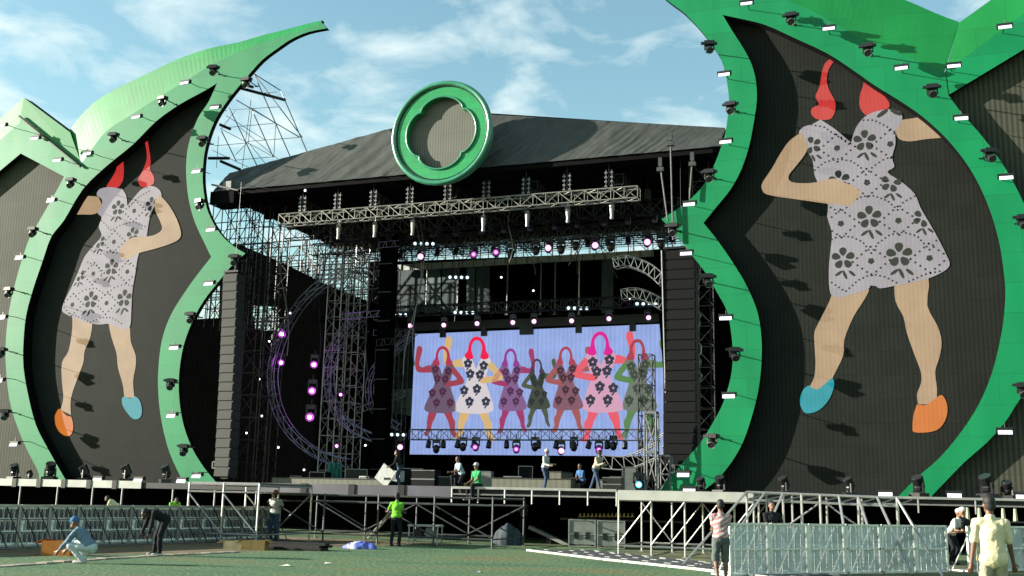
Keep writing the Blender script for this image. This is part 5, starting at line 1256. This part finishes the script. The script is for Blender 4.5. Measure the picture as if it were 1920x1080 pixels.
person('man in dark blue carrying a white board on the left of the deck', stage_pt(748, 45.0), RD(-70), DRK, JEAN, SK3, neck=(0, -.15, 1.4), hands=((-.25, -.45, .95), (.25, -.45, .95)), sleeve=1.2)
q = at(728, 893, 44.6); b = MB(); b.box((0, 0, .45), (.75, .06, .8), WHT, Matrix.Rotation(.6, 3, 'Y')); b.box((.1, -.04, .3), (.3, .02, .1), BLKM); o = b.build('white_board'); o.location = (q.x-.2, 44.7, DECKZ+.1); tag(o, 'white board held tilted by the man in dark blue on deck', 'board')
g_ = gnd(975, 1010)
person('man in dark clothes standing in shade below the stage centre', (g_.x, g_.y+.5, 0), RD(-30), GRY, DRK, SK3, hands=((-.15, -.3, 1.2), (.2, -.3, 1.1)), sleeve=1.2)
person('worker in dark clothes sitting on the risers at the back of the deck', stage_pt(860, 48.5), RD(20), mat('cloth_maroon', (.2, .03, .03), .9), DRK, SK3, pel=(0, .1, .5), neck=(0, -.02, 1.02), hands=((-.2, -.3, .6), (.2, -.3, .6)), feet=((-.15, -.35, 0), (.15, -.35, 0)), kpole=(0, -1, 1))
person('worker in a blue top kneeling behind the walking men on deck', stage_pt(1090, 49), RD(-30), BLU, DRK, SK3, pel=(0, .1, .5), neck=(0, -.1, 1.0), hands=((-.2, -.4, .6), (.2, -.4, .6)), feet=((-.15, -.3, 0), (.15, .1, 0)), kpole=(0, -1, 1))
person('worker in pale blue top beside the man in green near the deck edge', stage_pt(862, 43.5), RD(-40), LBL_, DRK, SK3, pel=(0, .1, .6), neck=(0, -.12, 1.08), hands=((-.2, -.4, .7), (.2, -.4, .7)), feet=((-.15, -.3, 0), (.15, .2, 0)), kpole=(0, -1, 1))
# pole leaning by the lime shirt man
a = gnd(690, 1010); b = MB(); b.bar((0, 0, 0.02), at(733, 958, 34.6)-a, .035, ALU); b.bar((.05, .1, .02), at(733, 958, 34.6)-a+V((.05, .1, 0)), .03, ALU); o = b.build('leaning_pole'); o.location = a; tag(o, 'pair of silver poles held by the man in lime green', 'pole')

# ------------------------------------------------------------------ interior clutter
random.seed(23)
for i, (x, y, Y) in enumerate([(544, 587, 52), (486, 711, 51), (491, 780, 51), (522, 839, 51), (462, 812, 50), (685, 835, 53), (570, 881, 50), (505, 640, 53), (572, 357, 46.6), (940, 520, 57), (1000, 545, 57), (1180, 560, 55)]):
    p = at(x, y, Y); t = empty('pin_spot', p, 'tiny white pin spot glinting in the stage interior, %s in reading order of building' % ORD[i] if 0 else 'tiny white pin spot glinting in the dark stage, %s counted from the left group' % ORD[i], 'spotlight', 'pin spots inside the stage')
    b = MB(); b.cyl((0, .12, 0), (0, -1, 0), .09, .22, FIX, 8); b.bar((0, .1, 0), (0, .1, .35), .015, BLKM, 4); b.build('housing', t)
    b = MB(); b.cyl((0, 0, 0), (0, -1, 0), .05, .03, LWH, 8); b.build('lens', t)
for i in range(18):                                  # slack cables from the roof
    x0 = random.uniform(-10.5, 10) if i > 8 else random.uniform(-11, -4); Y = random.uniform(48.5, 58); x1 = x0+random.uniform(-1.2, 1.2); zl = random.uniform(6, 13) if x0 < -3 else random.uniform(13.2, 14.5)
    P = [V(((x1-x0)*u+.3*sin(u*6+i), .2*sin(u*4+i), (zl-17.3)*u)) for u in [k/14 for k in range(15)]]
    b = MB(); b.path(P, .028, ALUD if i % 3 == 0 else BLKM, 4); o = b.build('slack_cable'); o.location = (x0, Y, 17.3)
    tag(o, 'slack %s cable hanging from the stage roof, %s strand in the bundle rows' % ('grey' if i % 3 == 0 else 'black', ORD[i]), 'cable', 'slack cables inside the stage')
for i in range(12):                                  # loose tubes and ladder beams between the left towers
    x = random.uniform(-11, -5.5); z = random.uniform(6, 15.5); Y = random.uniform(50, 55); L_ = random.uniform(1.2, 3.2)
    t = empty('ladder_beam', (x, Y, z), 'short ladder beam fixed between the left lattice towers, %s by height order' % ORD[i], 'beam', 'ladder beams between the left towers'); t.rotation_euler = (0, random.uniform(-.5, .5), random.uniform(-.3, .3))
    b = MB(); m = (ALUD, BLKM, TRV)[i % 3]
    for h in (0, .32): b.bar((0, 0, h), (L_, 0, h), .026, m, 5)
    for k in range(int(L_/.3)+1): b.bar((k*.3, 0, 0), (k*.3+(.15 if k % 2 else -.1)*(k > 0), 0, .32), .016, m, 4)
    b.build('lattice', t)
for i, (px, Y, w, h) in enumerate([(600, 49, .9, .7), (668, 50, 1.1, .9), (690, 48, .6, .5), (770, 51, 1.2, 1.0), (835, 50.5, .8, .6), (905, 51, 1.0, .9), (985, 51.5, .7, 1.2), (1160, 49.5, .8, .7), (1180, 48, .6, 1.1), (560, 50, .7, .5)]):
    p = at(px, 905, Y); t = empty('rack_case', (p.x, Y, DECKZ), 'dark rack case standing at the back of the deck, %s from the first riser' % ORD[i], 'rack case', 'rack cases on the deck'); t.rotation_euler[2] = random.uniform(-.3, .5)
    b = MB(); b.box((0, 0, h/2+.05), (w, .6, h), (PAK, BLKM, CASE)[i % 3] if i != 2 else BLKM); b.build('body', t)
    b = MB()
    for z in (.06, h+.04): b.box((0, -.31, z), (w, .02, .035), FIXG)
    for sx in (-1, 1): b.box((sx*w/2, -.31, h/2+.05), (.035, .02, h), FIXG)
    b.build('edging', t)

# ordinals in the labels follow the order seen from the camera
def relabel(group, fmt, key=lambda p: px_of(p)):
    L_ = sorted([o for o in COL.objects if o.parent is None and o.get('group') == group], key=lambda o: key(o.location))
    for i, o in enumerate(L_): o['label'] = fmt % (ORD[i] if i < len(ORD) else 'last')
relabel('scraps on the turf', 'pale paper scrap lying on the open turf, %s from the left')
relabel('pin spots inside the stage', 'tiny white pin spot glinting in the dark stage, %s from the left')
relabel('slack cables inside the stage', 'slack cable hanging from the stage roof, %s from the left')
relabel('ladder beams between the left towers', 'short ladder beam among the left lattice towers, %s from the left')
relabel('rack cases on the deck', 'dark rack case standing at the back of the deck, %s from the left')
relabel('amplifier boxes stacked beside the left leaf tower', 'small pale framed amplifier box beside left leaf tower, %s from the top', lambda p: -p.z)
relabel('four-cell blinder bars on the trusses', 'bar with four small white lights on the inner trusses, %s from the left')
for Y_, w_ in ((50, 'second truss from the front'), (53, 'third truss from the front'), (54, 'low truss before the screen')):
    L_ = sorted([o for o in COL.objects if o.parent is None and o.get('group') == 'par cans on the trusses' and abs(o.location.y-Y_) < .01], key=lambda o: px_of(o.location))
    for i, o in enumerate(L_): o['label'] = 'small black par can on the %s, %s from the left' % (w_, ORD[i])
